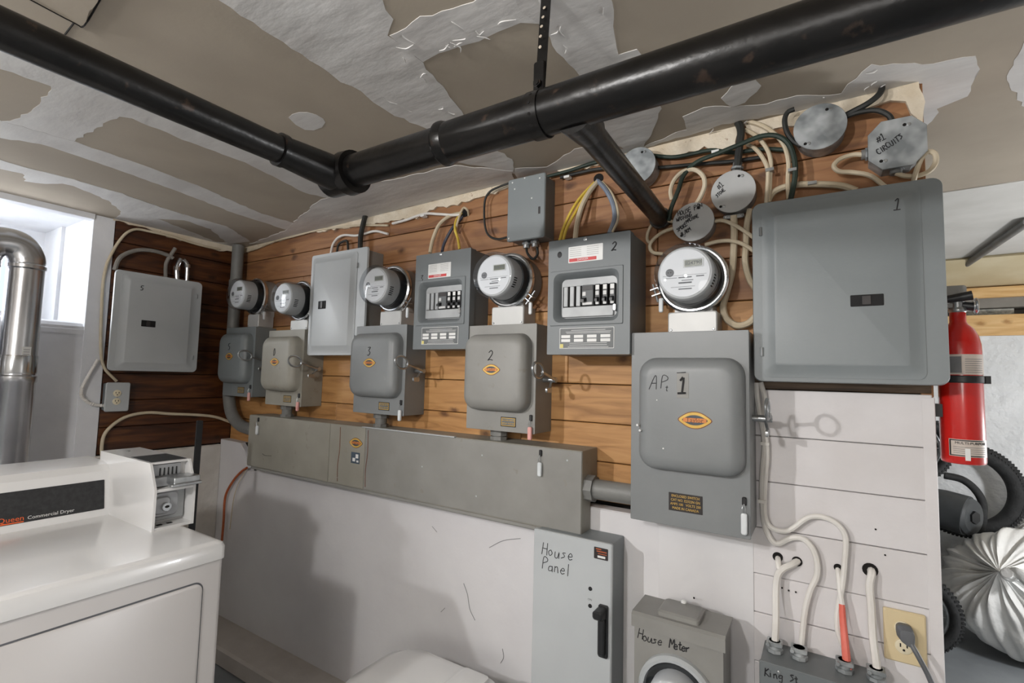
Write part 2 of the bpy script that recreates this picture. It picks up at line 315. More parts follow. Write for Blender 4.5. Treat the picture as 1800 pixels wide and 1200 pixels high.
# ================================================================== the room
def ceil_z(x): return 2.06 + 0.018 * (x + 2.79)
DN = Vector((0, 0, -1))
def _ceil(bm):
    q = [(-2.9, -2.3), (2.5, -2.3), (2.5, 2.42), (-2.9, 2.42)]
    loops(bm, [[Vector((x, y, ceil_z(x))) for x, y in q], [Vector((x, y, ceil_z(x) + 0.05)) for x, y in q]])
ceiling = struct('ceiling', 'drywall', _ceil)
def _ceil2(bm):
    q = [(-2.9, 2.42), (2.5, 2.42), (2.5, 4.6), (-2.9, 4.6)]
    loops(bm, [[Vector((x, y, ceil_z(x) - 0.004)) for x, y in q], [Vector((x, y, ceil_z(x) + 0.05)) for x, y in q]])
far_panel = B('ceiling_panel', 'far_ceiling', ceiling, _ceil2)
struct('floor', 'floor_paint', lambda bm: box(bm, -3.6, 2.5, -2.3, 4.6, -0.08, 0.0))
# joint compound strips and patches on the drywall, each a raised skin of its own
COMP = [
 [(-0.987, 0.452, 2.092), (-0.996, 0.752, 2.092), (-0.988, 0.805, 2.092), (-0.999, 0.913, 2.092), (-0.968, 1.051, 2.093), (-1.037, 1.253, 2.092), (-0.972, 1.328, 2.093), (-0.911, 1.435, 2.094), (-0.86, 1.334, 2.095), (-0.87, 1.17, 2.095), (-0.829, 1.037, 2.095), (-0.773, 0.804, 2.096), (-0.775, 0.699, 2.096), (-0.731, 0.668, 2.097), (-0.687, 0.573, 2.098), (-0.991, 0.371, 2.092)],
 [(-0.775, 0.699, 2.096), (-0.77, 0.801, 2.096), (-0.692, 0.803, 2.098), (-0.618, 0.809, 2.099), (-0.51, 0.812, 2.101), (-0.478, 0.839, 2.102), (-0.383, 0.775, 2.103), (-0.453, 0.687, 2.102), (-0.561, 0.713, 2.1), (-0.677, 0.695, 2.098)],
 [(-0.482, 0.833, 2.102), (-0.484, 0.957, 2.102), (-0.483, 1.083, 2.102), (-0.516, 1.251, 2.101), (-0.538, 1.392, 2.101), (-0.511, 1.46, 2.101), (-0.464, 1.488, 2.102), (-0.35, 1.284, 2.104), (-0.335, 1.071, 2.104), (-0.333, 1.022, 2.104), (-0.372, 1.014, 2.104), (-0.349, 0.923, 2.104), (-0.313, 0.773, 2.105), (-0.453, 0.687, 2.102), (-0.496, 0.788, 2.101)],
 [(-1.426, 0.192, 2.085), (-1.433, 0.242, 2.084), (-1.444, 0.499, 2.084), (-1.457, 0.859, 2.084), (-1.529, 1.153, 2.083), (-1.695, 1.241, 2.08), (-1.721, 1.155, 2.079), (-1.657, 0.88, 2.08), (-1.667, 0.711, 2.08), (-1.655, 0.579, 2.08), (-1.65, 0.529, 2.081), (-1.914, 0.52, 2.076), (-1.992, 0.515, 2.074), (-2.006, 0.432, 2.074), (-2.007, 0.359, 2.074), (-1.978, 0.377, 2.075), (-1.831, 0.393, 2.077), (-1.645, 0.377, 2.081), (-1.66, 0.288, 2.08), (-1.684, 0.237, 2.08)],
 [(-1.991, 0.289, 2.074), (-1.998, 0.358, 2.074), (-1.974, 0.517, 2.075), (-1.99, 0.707, 2.074), (-2.015, 0.894, 2.074), (-2.108, 1.21, 2.072), (-2.101, 1.42, 2.072), (-2.231, 1.415, 2.07), (-2.204, 1.11, 2.071), (-2.152, 0.926, 2.071), (-2.105, 0.681, 2.072), (-2.096, 0.567, 2.072), (-2.088, 0.466, 2.073), (-2.146, 0.388, 2.072), (-2.151, 0.317, 2.071)],
 [(-2.311, 0.344, 2.069), (-2.361, 0.432, 2.068), (-2.372, 0.521, 2.068), (-2.357, 0.627, 2.068), (-2.369, 0.782, 2.068), (-2.424, 0.979, 2.067), (-2.436, 1.232, 2.066), (-2.592, 1.434, 2.064), (-2.746, 1.395, 2.061), (-2.548, 1.208, 2.064), (-2.492, 1.008, 2.065), (-2.593, 1.004, 2.064), (-2.575, 0.907, 2.064), (-2.631, 0.874, 2.063), (-2.514, 0.783, 2.065), (-2.425, 0.63, 2.067), (-2.502, 0.584, 2.065), (-2.539, 0.537, 2.065), (-2.448, 0.508, 2.066), (-2.465, 0.453, 2.066), (-2.497, 0.376, 2.065)],
 [(-2.631, 0.874, 2.063), (-2.546, 0.907, 2.064), (-2.602, 1.007, 2.063), (-2.766, 1.345, 2.06), (-2.7, 1.448, 2.062), (-2.82, 1.515, 2.059), (-2.866, 1.249, 2.059), (-2.78, 0.893, 2.06)],
 [(-1.264, 0.787, 2.087), (-1.24, 0.781, 2.088), (-1.213, 0.784, 2.088), (-1.193, 0.796, 2.089), (-1.182, 0.816, 2.089), (-1.183, 0.84, 2.089), (-1.196, 0.857, 2.089), (-1.229, 0.87, 2.088), (-1.264, 0.868, 2.087), (-1.285, 0.852, 2.087), (-1.281, 0.82, 2.087)],
 [(-1.747, 1.239, 2.079), (-1.458, 1.227, 2.084), (-1.209, 1.256, 2.088), (-1.051, 1.27, 2.091), (-0.907, 1.41, 2.094), (-0.945, 1.49, 2.093), (-1.166, 1.485, 2.089), (-1.54, 1.487, 2.083), (-2, 1.489, 2.074), (-2.521, 1.488, 2.065), (-2.636, 1.459, 2.063), (-2.252, 1.414, 2.07)],
 [(-0.888, 1.399, 2.094), (-0.788, 1.443, 2.096), (-0.65, 1.376, 2.099), (-0.593, 1.38, 2.1), (-0.518, 1.483, 2.101), (-0.46, 1.473, 2.102), (-0.328, 1.43, 2.104), (-0.268, 1.444, 2.105), (-0.193, 1.453, 2.107), (-0.24, 1.461, 2.106), (-0.521, 1.49, 2.101), (-0.78, 1.513, 2.096), (-0.941, 1.504, 2.093)],
 [(-0.311, 1.357, 2.105), (-0.252, 1.337, 2.106), (-0.13, 1.401, 2.108), (-0.038, 1.405, 2.11), (0.06, 1.453, 2.111), (0.073, 1.416, 2.112), (0.112, 1.355, 2.112), (0.178, 1.384, 2.113), (0.234, 1.422, 2.114), (0.31, 1.436, 2.116), (0.325, 1.478, 2.116), (0.332, 1.63, 2.116), (0.282, 1.667, 2.115), (0.282, 1.74, 2.115), (0.265, 1.766, 2.115), (0.226, 1.495, 2.114), (0.157, 1.501, 2.113), (0.062, 1.502, 2.111), (-0.041, 1.49, 2.109), (-0.179, 1.461, 2.107), (-0.317, 1.452, 2.105)],
 [(-0.204, 1.316, 2.107), (-0.175, 1.276, 2.107), (-0.125, 1.253, 2.108), (-0.111, 1.31, 2.108), (-0.154, 1.371, 2.107), (-0.186, 1.377, 2.107)],
 [(0.397, 1.592, 2.117), (0.387, 1.433, 2.117), (0.464, 1.411, 2.119), (0.59, 1.822, 2.121), (0.475, 1.783, 2.119)],
]
for i, P in enumerate(COMP):
    B('joint_compound', 'compound', ceiling, lambda bm: poly(bm, [(x, y, ceil_z(x) + 0.001) for x, y, z in P], (0.0019 + 0.0004 * (i % 3)) if i != 7 else 0.0015, DN, 0.005 if i not in (7,) else 0.001, 0.022))
# trowel ridges left standing in the compound
def _ridges(bm):
    for x0, y0, x1, y1 in RIDGE:
        a, b = Vector((x0, y0, ceil_z(x0) - 0.004)), Vector((x1, y1, ceil_z(x1) - 0.004)); mid = (a + b) / 2 + Vector((random.uniform(-.01, .01), random.uniform(-.01, .01), 0))
        tube(bm, [a, mid, b], lambda t: 0.0005 + 0.0013 * math.sin(math.pi * min(max(t, 0.02), 0.98)), 5, 3)
RIDGE = []
for P in (COMP[0], COMP[2], COMP[10], COMP[1]):
    xs = [p[0] for p in P]; ys = [p[1] for p in P]; c = Vector((sum(xs) / len(xs), sum(ys) / len(ys)))
    for k in range(12):
        a = Vector(random.choice(P)[:2]); t = random.uniform(0.15, 0.7); q = a + (c - a) * t; ang = random.choice((1.3, 1.7, 0.2)) + random.uniform(-.4, .4); l = random.uniform(0.015, 0.045)
        if q.y < 1.47: RIDGE.append((q.x, q.y, q.x + l * math.cos(ang), min(q.y + l * math.sin(ang), 1.49)))
tag(B('trowel_ridges', 'compound', ceiling, _ridges), kind='stuff')
for P in ([(-1.302, 0.246, 2.087), (-1.31, 0.326, 2.087), (-1.3, 0.34, 2.087), (-1.168, 0.328, 2.089)], [(-1.31, 0.326, 2.087), (-1.381, 0.329, 2.085)]):
    B('board_crack', 'dark_hole', ceiling, lambda bm: tube(bm, [(x, y, ceil_z(x)) for x, y, z in P], 0.0018, 6, 4))
B('drywall_offcut', 'drywall', ceiling, lambda bm: poly(bm, [(-1.235, 0.237, 2.088), (-1.3, 0.332, 2.087), (-1.294, 0.336, 2.087), (-1.105, 0.316, 2.09)], 0.006, DN, 0.003, 0.02))

# back wall: studs-side sheet, then every plank on its own
ZP = [0.0, 0.13, 0.26, 0.385, 0.51, 0.635, 0.76, 0.86, 0.982, 1.105, 1.227, 1.352, 1.476, 1.600, 1.725, 1.850, 1.975, 2.075]
XSPLIT = -0.29
wall_back = struct('wall_back', 'dark_hole', lambda bm: box(bm, -2.79, 0.205, 1.515, 1.64, 0.0, 2.06))
def plank(bm, x0, x1, z0, z1, fr=MW, t=0.016, g=0.0014):
    ta = random.uniform(-0.0015, 0.0012)
    slab(bm, fr, x0 + 0.0008, x1 - 0.0008, z0 + g, z1 - g, -t, ta, 0.002, 0.002, 2)
cuts = {9: [-1.9, -0.9], 10: [-1.45], 11: [-2.1, -0.72], 12: [-1.05], 13: [-1.75, -0.62], 14: [-2.2, -0.42], 15: [-0.95], 16: [-1.6]}
for i in range(7, len(ZP) - 1):
    z0, z1 = ZP[i], ZP[i + 1]; top = z1 if i < len(ZP) - 2 else 2.13
    if i >= 11:
        xs = [-2.79] + cuts.get(i, []) + ([XSPLIT] if i == 11 else []) + [0.223]
        for a, b in zip(xs, xs[1:]): B('plank', 'plank_dirty' if i == 11 and a == XSPLIT else 'plank_wood' if i < 13 else 'plank_red', wall_back, lambda bm: plank(bm, a, b, z0, top))
    else:
        if i >= 8:
            xs = [-2.79] + [c for c in cuts.get(i, [])] + [XSPLIT]
            for a, b in zip(xs, xs[1:]): B('plank', 'plank_wood', wall_back, lambda bm: plank(bm, a, b, z0, z1))
        B('plank', 'white_plank', wall_back, lambda bm: plank(bm, XSPLIT if i >= 8 else -0.40, 0.223, z0, z1, g=0.0009))
for i in range(0, 7): B('plank', 'white_plank', wall_back, lambda bm: plank(bm, -0.40, 0.223, ZP[i], ZP[i + 1], g=0.0007))
B('corner_board', 'white_plank', wall_back, lambda bm: slab(bm, lambda u, v, w: Vector((0.223 + w, u, v)), 1.498, 1.655, 0, 1.345, -0.02, 0.004))
B('corner_board', 'plank_red', wall_back, lambda bm: slab(bm, lambda u, v, w: Vector((0.223 + w, u, v)), 1.502, 1.655, 1.345, 2.13, -0.02, 0.003))
# smooth plaster skin over the lower wall, with a broken top corner by the left wall
def _low(bm):
    y0 = 1.45
    pts = [(-2.79, 0.0), (-0.40, 0.0), (-0.40, 0.972), (-2.42, 0.972), (-2.43, 0.86), (-2.50, 0.85), (-2.535, 0.93), (-2.56, 0.955), (-2.60, 0.985), (-2.79, 0.99)]
    loops(bm, [[Vector((x, 1.499, z)) for x, z in pts], [Vector((x, y0 + 0.004, z)) for x, z in pts], [Vector((x + (0.004 if x < -2.7 else 0), y0, z - 0.004 if z > .1 else z)) for x, z in pts]])
B('plaster_feather', 'white_plaster', wall_back, lambda bm: loops(bm, [[Vector((x, y, z)) for x, y in ((-0.40, 1.45), (-0.36, 1.4545), (-0.31, 1.466), (-0.26, 1.484), (-0.21, 1.494), (-0.16, 1.4978), (-0.16, 1.52), (-0.40, 1.52))] for z in (0.0, 0.968)]), ang=60)
B('hollow_shade', 'dark_hole', wall_back, lambda bm: slab(bm, MW, -2.60, -2.395, .84, .985, 0, .02))  # near-black slab, its colour stands in for shade inside the broken corner
lower = B('plaster_skin', 'white_plaster', wall_back, _low)
def _crack(bm):
    for pts in ([(-1.094, 1.449, 0.627), (-1.075, 1.449, 0.592), (-1.063, 1.449, 0.546), (-1.039, 1.449, 0.514)], [(-1.194, 1.449, 0.501), (-1.176, 1.449, 0.52)], [(-0.922, 1.449, 0.454), (-0.917, 1.449, 0.428), (-0.928, 1.449, 0.406)], [(-0.987, 1.449, 0.773), (-0.929, 1.449, 0.808), (-0.861, 1.449, 0.828)], [(-1.25, 1.449, 0.798), (-1.226, 1.449, 0.781)]):
        tube(bm, pts, 0.0009, 5, 4)
B('hairline_cracks', 'print_gray', wall_back, _crack)
struct('baseboard_back', 'curb', lambda bm: slab(bm, MW, -2.79, -0.76, 0.0, 0.085, 0.05, 0.21, 0.012, 0.01))
# cream plaster lip where ceiling meets the back wall
LIP = [
 [(-2.775, 1.499, 2.064), (-2.54, 1.499, 2.073), (-2.169, 1.499, 2.084), (-1.771, 1.499, 2.092), (-1.356, 1.499, 2.095), (-1.014, 1.499, 2.101), (-0.951, 1.499, 2.102), (-0.95, 1.499, 2.08), (-1.013, 1.499, 2.066), (-1.133, 1.499, 2.056), (-1.233, 1.499, 2.05), (-1.323, 1.499, 2.055), (-1.432, 1.499, 2.029), (-1.549, 1.499, 2.037), (-1.768, 1.499, 2.043), (-1.969, 1.499, 2.056), (-2.168, 1.499, 2.066), (-2.384, 1.499, 2.065), (-2.538, 1.499, 2.048), (-2.674, 1.499, 2.039), (-2.759, 1.499, 2.032)],
 [(-0.784, 1.499, 2.102), (-0.643, 1.499, 2.105), (-0.524, 1.499, 2.109), (-0.431, 1.499, 2.114), (-0.344, 1.499, 2.122), (-0.278, 1.499, 2.123), (-0.199, 1.499, 2.13), (-0.184, 1.499, 2.102), (-0.194, 1.499, 2.043), (-0.231, 1.499, 2.035), (-0.278, 1.499, 2.063), (-0.344, 1.499, 2.053), (-0.413, 1.499, 2.071), (-0.486, 1.499, 2.074), (-0.602, 1.499, 2.084), (-0.728, 1.499, 2.08)],
 [(-0.169, 1.499, 2.129), (-0.041, 1.499, 2.12), (0.062, 1.499, 2.116), (0.157, 1.499, 2.115), (0.222, 1.499, 2.115), (0.222, 1.499, 2.003), (0.209, 1.499, 2.004), (0.205, 1.499, 2.04), (0.19, 1.499, 2.067), (0.162, 1.499, 2.078), (0.133, 1.499, 2.074), (0.086, 1.499, 2.072), (-0.002, 1.499, 2.077), (-0.069, 1.499, 2.074), (-0.14, 1.499, 2.067), (-0.166, 1.499, 2.087)],
]
for P in LIP: B('plaster_lip', 'cream_plaster', wall_back, lambda bm: poly(bm, P, 0.010, Vector((0, -1, 0)), 0.006, 0.018))
# left wall: white plaster around a deep window recess, dark boards beyond
wall_left = struct('wall_left', 'side_wall', lambda bm: (box(bm, -2.95, -2.79, -2.3, -0.55, 0, 2.10), box(bm, -2.95, -2.79, 1.64, 4.6, 0, 2.10), box(bm, -2.95, -2.82, 0.88, 1.64, 0, 2.10)))
B('gap_shade_sheet', 'dark_hole', wall_left, lambda bm: box(bm, -2.819, -2.806, 0.89, 1.52, 0.9, 2.08))  # dark sheet added behind the boards, shade of the gaps put into colour
B('plaster_below_sill', 'recess_white', wall_left, lambda bm: box(bm, -3.45, -2.79, -0.55, 0.865, 0.0, 1.545))
B('sloping_sill', 'recess_white', wall_left, lambda bm: loops(bm, [[Vector((x, y, z)) for x, z in ((-3.45, 1.545), (-3.45, 1.60), (-2.93, 1.575), (-2.815, 1.56), (-2.785, 1.53), (-2.785, 1.51))] for y in (-0.55, 0.83)]))
B('recess_jamb', 'recess_white', wall_left, lambda bm: (box(bm, -3.16, -2.79, 0.826, 0.884, 1.50, 2.09), box(bm, -3.45, -3.16, 0.812, 0.884, 1.50, 2.09)))
B('corner_post', 'recess_white', wall_left, lambda bm: slab(bm, LW, 0.822, 0.902, 0.96, 2.06, -0.02, 0.006))
B('jamb_far', 'recess_white', wall_left, lambda bm: box(bm, -3.45, -2.79, -0.62, -0.55, 1.50, 2.09))
B('lintel', 'recess_white', wall_left, lambda bm: (slab(bm, LW, -0.6, 0.825, 2.035, 2.075, -0.04, 0.014), box(bm, -3.45, -2.83, -0.6, 0.83, 2.055, 2.10)))
for i, z in enumerate((0.968, 1.09, 1.215, 1.34, 1.465, 1.59, 1.715, 1.84, 1.96)):
    B('plank', 'plank_brown', wall_left, lambda bm: plank(bm, 0.905, 1.499, z, (0.968, 1.09, 1.215, 1.34, 1.465, 1.59, 1.715, 1.84, 1.96, 2.09)[i + 1], LW))
B('foundation', 'stone_wash', wall_left, lambda bm: slab(bm, LW, 0.862, 1.455, 0.0, 0.963, -0.01, 0.012, 0.01, 0.008))
B('plaster_lip', 'cream_plaster', wall_left, lambda bm: poly(bm, [(-2.79, 0.887, 2.076), (-2.79, 1.034, 2.074), (-2.79, 1.214, 2.07), (-2.79, 1.507, 2.067), (-2.79, 1.516, 2.033), (-2.79, 1.375, 2.023), (-2.79, 1.244, 2.029), (-2.79, 1.137, 2.032), (-2.79, 1.011, 2.051), (-2.79, 0.897, 2.052)], 0.010, Vector((1, 0, 0)), 0.005, 0.018))
window_1 = struct('window_1', 'recess_white', lambda bm: (box(bm, -3.44, -3.40, -0.55, 0.82, 2.0, 2.055), box(bm, -3.44, -3.40, -0.55, 0.82, 1.595, 1.63), box(bm, -3.44, -3.40, 0.765, 0.82, 1.63, 2.0), box(bm, -3.44, -3.40, -0.55, -0.50, 1.63, 2.0), box(bm, -3.44, -3.40, 0.12, 0.16, 1.63, 2.0)))
B('sash', 'lumber', window_1, lambda bm: (box(bm, -3.43, -3.405, 0.16, 0.765, 1.96, 2.0), box(bm, -3.43, -3.405, 0.73, 0.765, 1.63, 1.96)))
for y0, y1 in ((-0.50, 0.12), (0.16, 0.73)): B('pane', 'pane_glass', window_1, lambda bm: box(bm, -3.424, -3.418, y0, y1, 1.63, 1.96))
# walls out of view that close the room, and the storage bay beyond the wall end
struct('wall_front', 'side_wall', lambda bm: box(bm, -2.95, 2.5, -2.42, -2.3, 0, 2.16))
struct('wall_right', 'side_wall', lambda bm: box(bm, 2.5, 2.62, -2.42, 4.6, 0, 2.18))
wall_far = struct('wall_far', 'foundation_white', lambda bm: box(bm, -2.8, 2.5, 4.10, 4.6, 0, 1.692))
B('sill_plate', 'lumber', wall_far, lambda bm: slab(bm, lambda u, v, w: Vector((u, 4.14 - w, v)), -0.6, 2.5, 1.693, 1.822, 0, 0.045))
B('rim_board', 'gray_beam', wall_far, lambda bm: box(bm, -0.6, 2.5, 4.30, 4.36, 1.70, 2.06))
B('gray_beam', 'gray_beam', wall_far, lambda bm: slab(bm, lambda u, v, w: Vector((u, 4.30 - w, v)), -0.6, 2.5, 1.87, 1.945, 0, 0.17))
B('header_board', 'lumber', wall_far, lambda bm: slab(bm, lambda u, v, w: Vector((u, 4.16 - w, v)), -0.6, 2.5, 1.93, 1.995, 0, 0.06))
B('sloped_board', 'cream_board', wall_far, lambda bm: loops(bm, [[Vector((x, y, z)) for y, z in ((4.16, 1.996), (4.20, 2.03), (3.75, 2.125), (3.72, 2.105))] for x in (0.55, 2.5)]))


# ================================================================== electrical equipment on the walls
def screw(parent, fr, u, v, w, r=0.004, m='zinc', name='screw'):
    return B(name, m, parent, lambda bm: lathe(bm, fr, u, v, [(r, w - 0.001), (r, w + 0.001), (r * .6, w + 0.0022)], 10))
def logo(parent, fr, u, v, w, s=0.032):
    def lens(k, kk, w0, w1):
        def f(bm):
            o = []
            for i in range(28):
                t = 2 * math.pi * i / 28; c, n = math.cos(t), math.sin(t); o.append((u + s * k * c * (1.0 + 0.18 * abs(c) ** 6), v + s * kk * n * (1 - 0.25 * abs(c) ** 3)))
            loops(bm, [[fr(a, b, w0) for a, b in o], [fr(a, b, w1) for a, b in o]])
        return f
    e = B('emblem', 'logo_brown', parent, lens(1.0, 0.62, w - 0.001, w + 0.0006))
    B('gold_rim', 'label_gold', e, lens(0.94, 0.56, w, w + 0.0012)); B('dark_field', 'logo_navy', e, lens(0.74, 0.36, w, w + 0.0017))
    B('orange_band', 'logo_orange', e, lambda bm: slab(bm, fr, u - s * .80, u + s * .80, v - s * .15, v + s * .15, w, w + 0.0022, .002, .0003))
    printed(e, 'Taylor', fr, u, v, w + 0.0024, s * 0.46, 'logo_brown')
def seal(parent, fr, u, v, w, m='seal_clear', drop=0.05):
    h = B('hasp', 'black_plastic', parent, lambda bm: slab(bm, fr, u - .005, u + .005, v - .004, v + .016, w - .002, w + .005, .003))
    B('seal_wire', 'zinc', h, lambda bm: tube(bm, [fr(u, v, w + .006), fr(u - .004, v - .012, w + .010), fr(u, v - .026, w + .008), fr(u + .004, v - .012, w + .010), fr(u, v, w + .006)], .0009, 6, 4))
    B('seal_tag', m, h, lambda bm: slab(bm, fr, u - .007, u + .007, v - .024 - drop, v - .022, w + .003, w + .011, .005, .002))
def pull_handle(parent, fr, u, v, w, L=0.085):
    """ring-ended throw lever on the right side of a switch: lies in the plane square to the wall"""
    h = B('throw_lever', 'zinc', parent, lambda bm: (rod(bm, fr(u - .004, v - .03, w), fr(u + .046, v - .03, w), .009), rod(bm, fr(u + .042, v - .03, w), fr(u + .044, v - .006, .15), .0045)))
    def ring(bm):
        P = []
        for i in range(24):
            t = 2 * math.pi * i / 24; a = .034 * math.cos(t); b = .023 * math.sin(t); P.append(fr(u + .044, v + a * .25 + b * .97, .180 + a * .97 - b * .25))
        tube(bm, P, .0042, 8, 1, True)
    B('ring', 'zinc', h, ring)
    B('lock_eye', 'zinc', h, lambda bm: (rod(bm, fr(u + .030, v - .034, w + .004), fr(u + .038, v - .058, w + .030), .0035), slab(bm, lambda a, b, c: fr(u + .034 + c, b, a), w + .018, w + .052, v - .072, v - .054, 0, .007, .006)))
def enclosed_switch(label, x0, x1, z0, z1, dep, bodym, coverm, mark, wear=False, nip=True, logo_s=0.030, tagm='seal_clear', big=False):
    t = thing('enclosed_switch', MW((x0 + x1) / 2, z0, dep / 2), label, 'switch box', 'old gray enclosed switches on the plank wall')
    W_, H_ = x1 - x0, z1 - z0
    B('box', bodym, t, lambda bm: slab(bm, MW, x0, x1, z0, z1, 0.001, dep - .003, .003, .001))
    B('cover', coverm, t, lambda bm: slab(bm, MW, x0 - .001, x1 + .001, z0 - .001, z1 + .001, dep - .003, dep, .003, .001))
    if big: a, b, c, d = x0 + .026, x1 - .008, z0 + .145, z1 - .070
    else: a, b, c, d = x0 + .004, x1 - .014, z0 + H_ * .185, z1 - H_ * .085
    dd = .042 if big else .048
    secs = [(a, b, c, d, .045, dep - .001), (a + .002, b - .002, c + .002, d - .002, .045, dep + dd * .35)]
    for k in range(1, 7):
        q = k / 6 * math.pi / 2; i_ = .036 * (1 - math.cos(q)); secs.append((a + .002 + i_, b - .002 - i_, c + .002 + i_, d - .002 - i_, max(.045 - i_ * .6, .012), dep + dd * (.35 + .65 * math.sin(q))))
    B('domed_cover', coverm, t, lambda bm: loft(bm, MW, secs, 7))
    wf = dep + dd
    cx = (a + b) / 2
    if big:
        logo(t, MW, cx + .02, z0 + .285, wf, .036)
        hand(t, 'AP', MW, x0 + .062, z0 + .362, wf + .0003, .034, .0011, 0, .85); hand(t, 't', MW, x0 + .105, z0 + .358, wf + .0003, .016, .001)
        B('paper_scrap', 'gray_warm', t, lambda bm: slab(bm, MW, x0 + .135, x0 + .165, z0 + .34, z0 + .405, wf, wf + .0006, .001, .0002))
        hand(t, '1', MW, x0 + .135, z0 + .350, wf + .001, .042, .0028); B('handwriting', 'ink', t, lambda bm: rod(bm, MW(x0 + .135, z0 + .405, wf), MW(x0 + .158, z0 + .407, wf), .0012, seg=6))
        n = B('nameplate', 'label_dark', t, lambda bm: slab(bm, MW, x0 + .104, x0 + .190, z0 + .040, z0 + .087, dep, dep + .0012, .001, .0003))
        for k, s_ in enumerate(('ENCLOSED SWITCH', 'CAT NO. E2322N GN', 'AMPS 100   VOLTS 250', 'MADE IN CANADA')): printed(n, s_, MW, x0 + .147, z0 + .079 - k * .0105, dep + .0014, .0092, 'label_gold', sx=.86)
        for (u, v, s_) in ((x0 + .030, z0 + .262, .006), (x0 + .037, z0 + .248, .006), (x0 + .100, z0 + .206, .004), (x0 + .083, z0 + .332, .003)):
            B('paint_fleck', 'sticker_white', t, lambda bm: lathe(bm, MW, u, v, [(s_ * .7, wf - .010), (s_ * .5, wf + .0006)], 8))
    else:
        logo(t, MW, cx, z1 - H_ * .43, wf, logo_s); hand(t, mark, MW, cx - .016, z1 - H_ * .345, wf + .0003, .034, .0015)
        n = B('nameplate', 'label_dark', t, lambda bm: slab(bm, MW, cx + .012, cx + .072, z0 + .016, z0 + .048, dep, dep + .0012, .001, .0003))
        B('plate_border', 'label_gold', n, lambda bm: slab(bm, MW, cx + .015, cx + .069, z0 + .019, z0 + .045, dep, dep + .0015, .001, .0002))
        B('plate_field', 'sticker_gray', n, lambda bm: slab(bm, MW, cx + .017, cx + .067, z0 + .021, z0 + .043, dep, dep + .0018, .001, .0002))
        for k, s_ in enumerate(('ENCLOSED SWITCH', 'AMPS 60  VOLTS 250')): printed(n, s_, MW, cx + .042, z0 + .037 - k * .010, dep + .002, .0068, 'label_gold', sx=.8)
    seal(t, MW, x1 - .013, z0 + (.085 if big else .045), dep + .001, tagm, .05 if big else .04)
    pull_handle(t, MW, x1, z0 + (.322 if big else .205), dep * .5)
    if nip: B('nipple', 'conduit_gray', t, lambda bm: (rod(bm, MW(cx - .03, z0 - .062, .06), MW(cx - .03, z0 + .005, .06), .024), rod(bm, MW(cx - .03, z0 - .022, .06), MW(cx - .03, z0 - .002, .06), .031, seg=8), rod(bm, MW(cx - .03, 1.150, .06), MW(cx - .03, 1.162, .06), .031, seg=8)))
    return t
enclosed_switch('largest gray enclosed switch, marked Apt 1, under the rightmost meter', -.4525, -.151, .985, 1.502, .14, 'gray_switch', 'gray_switch', '1', nip=False, big=True)
enclosed_switch('gray enclosed switch with a 2 penned on its dome, below the breaker box marked 2', -1.055, -.780, 1.187, 1.545, .115, 'gray_warm', 'gray_warm', '2', tagm='seal_pink')
enclosed_switch('gray enclosed switch with a 3 penned on its dome', -1.648, -1.360, 1.208, 1.563, .115, 'gray_switch', 'gray_switch', '3')
enclosed_switch('tan-gray enclosed switch with a 0 penned on its dome', -2.290, -2.010, 1.208, 1.564, .11, 'gray_olive', 'gray_olive', '0', tagm='seal_pink')
enclosed_switch('leftmost gray enclosed switch, marked 5, beside the vertical conduit', -2.685, -2.410, 1.235, 1.590, .11, 'gray_blue', 'gray_blue', '5', nip=False, tagm='seal_pink')

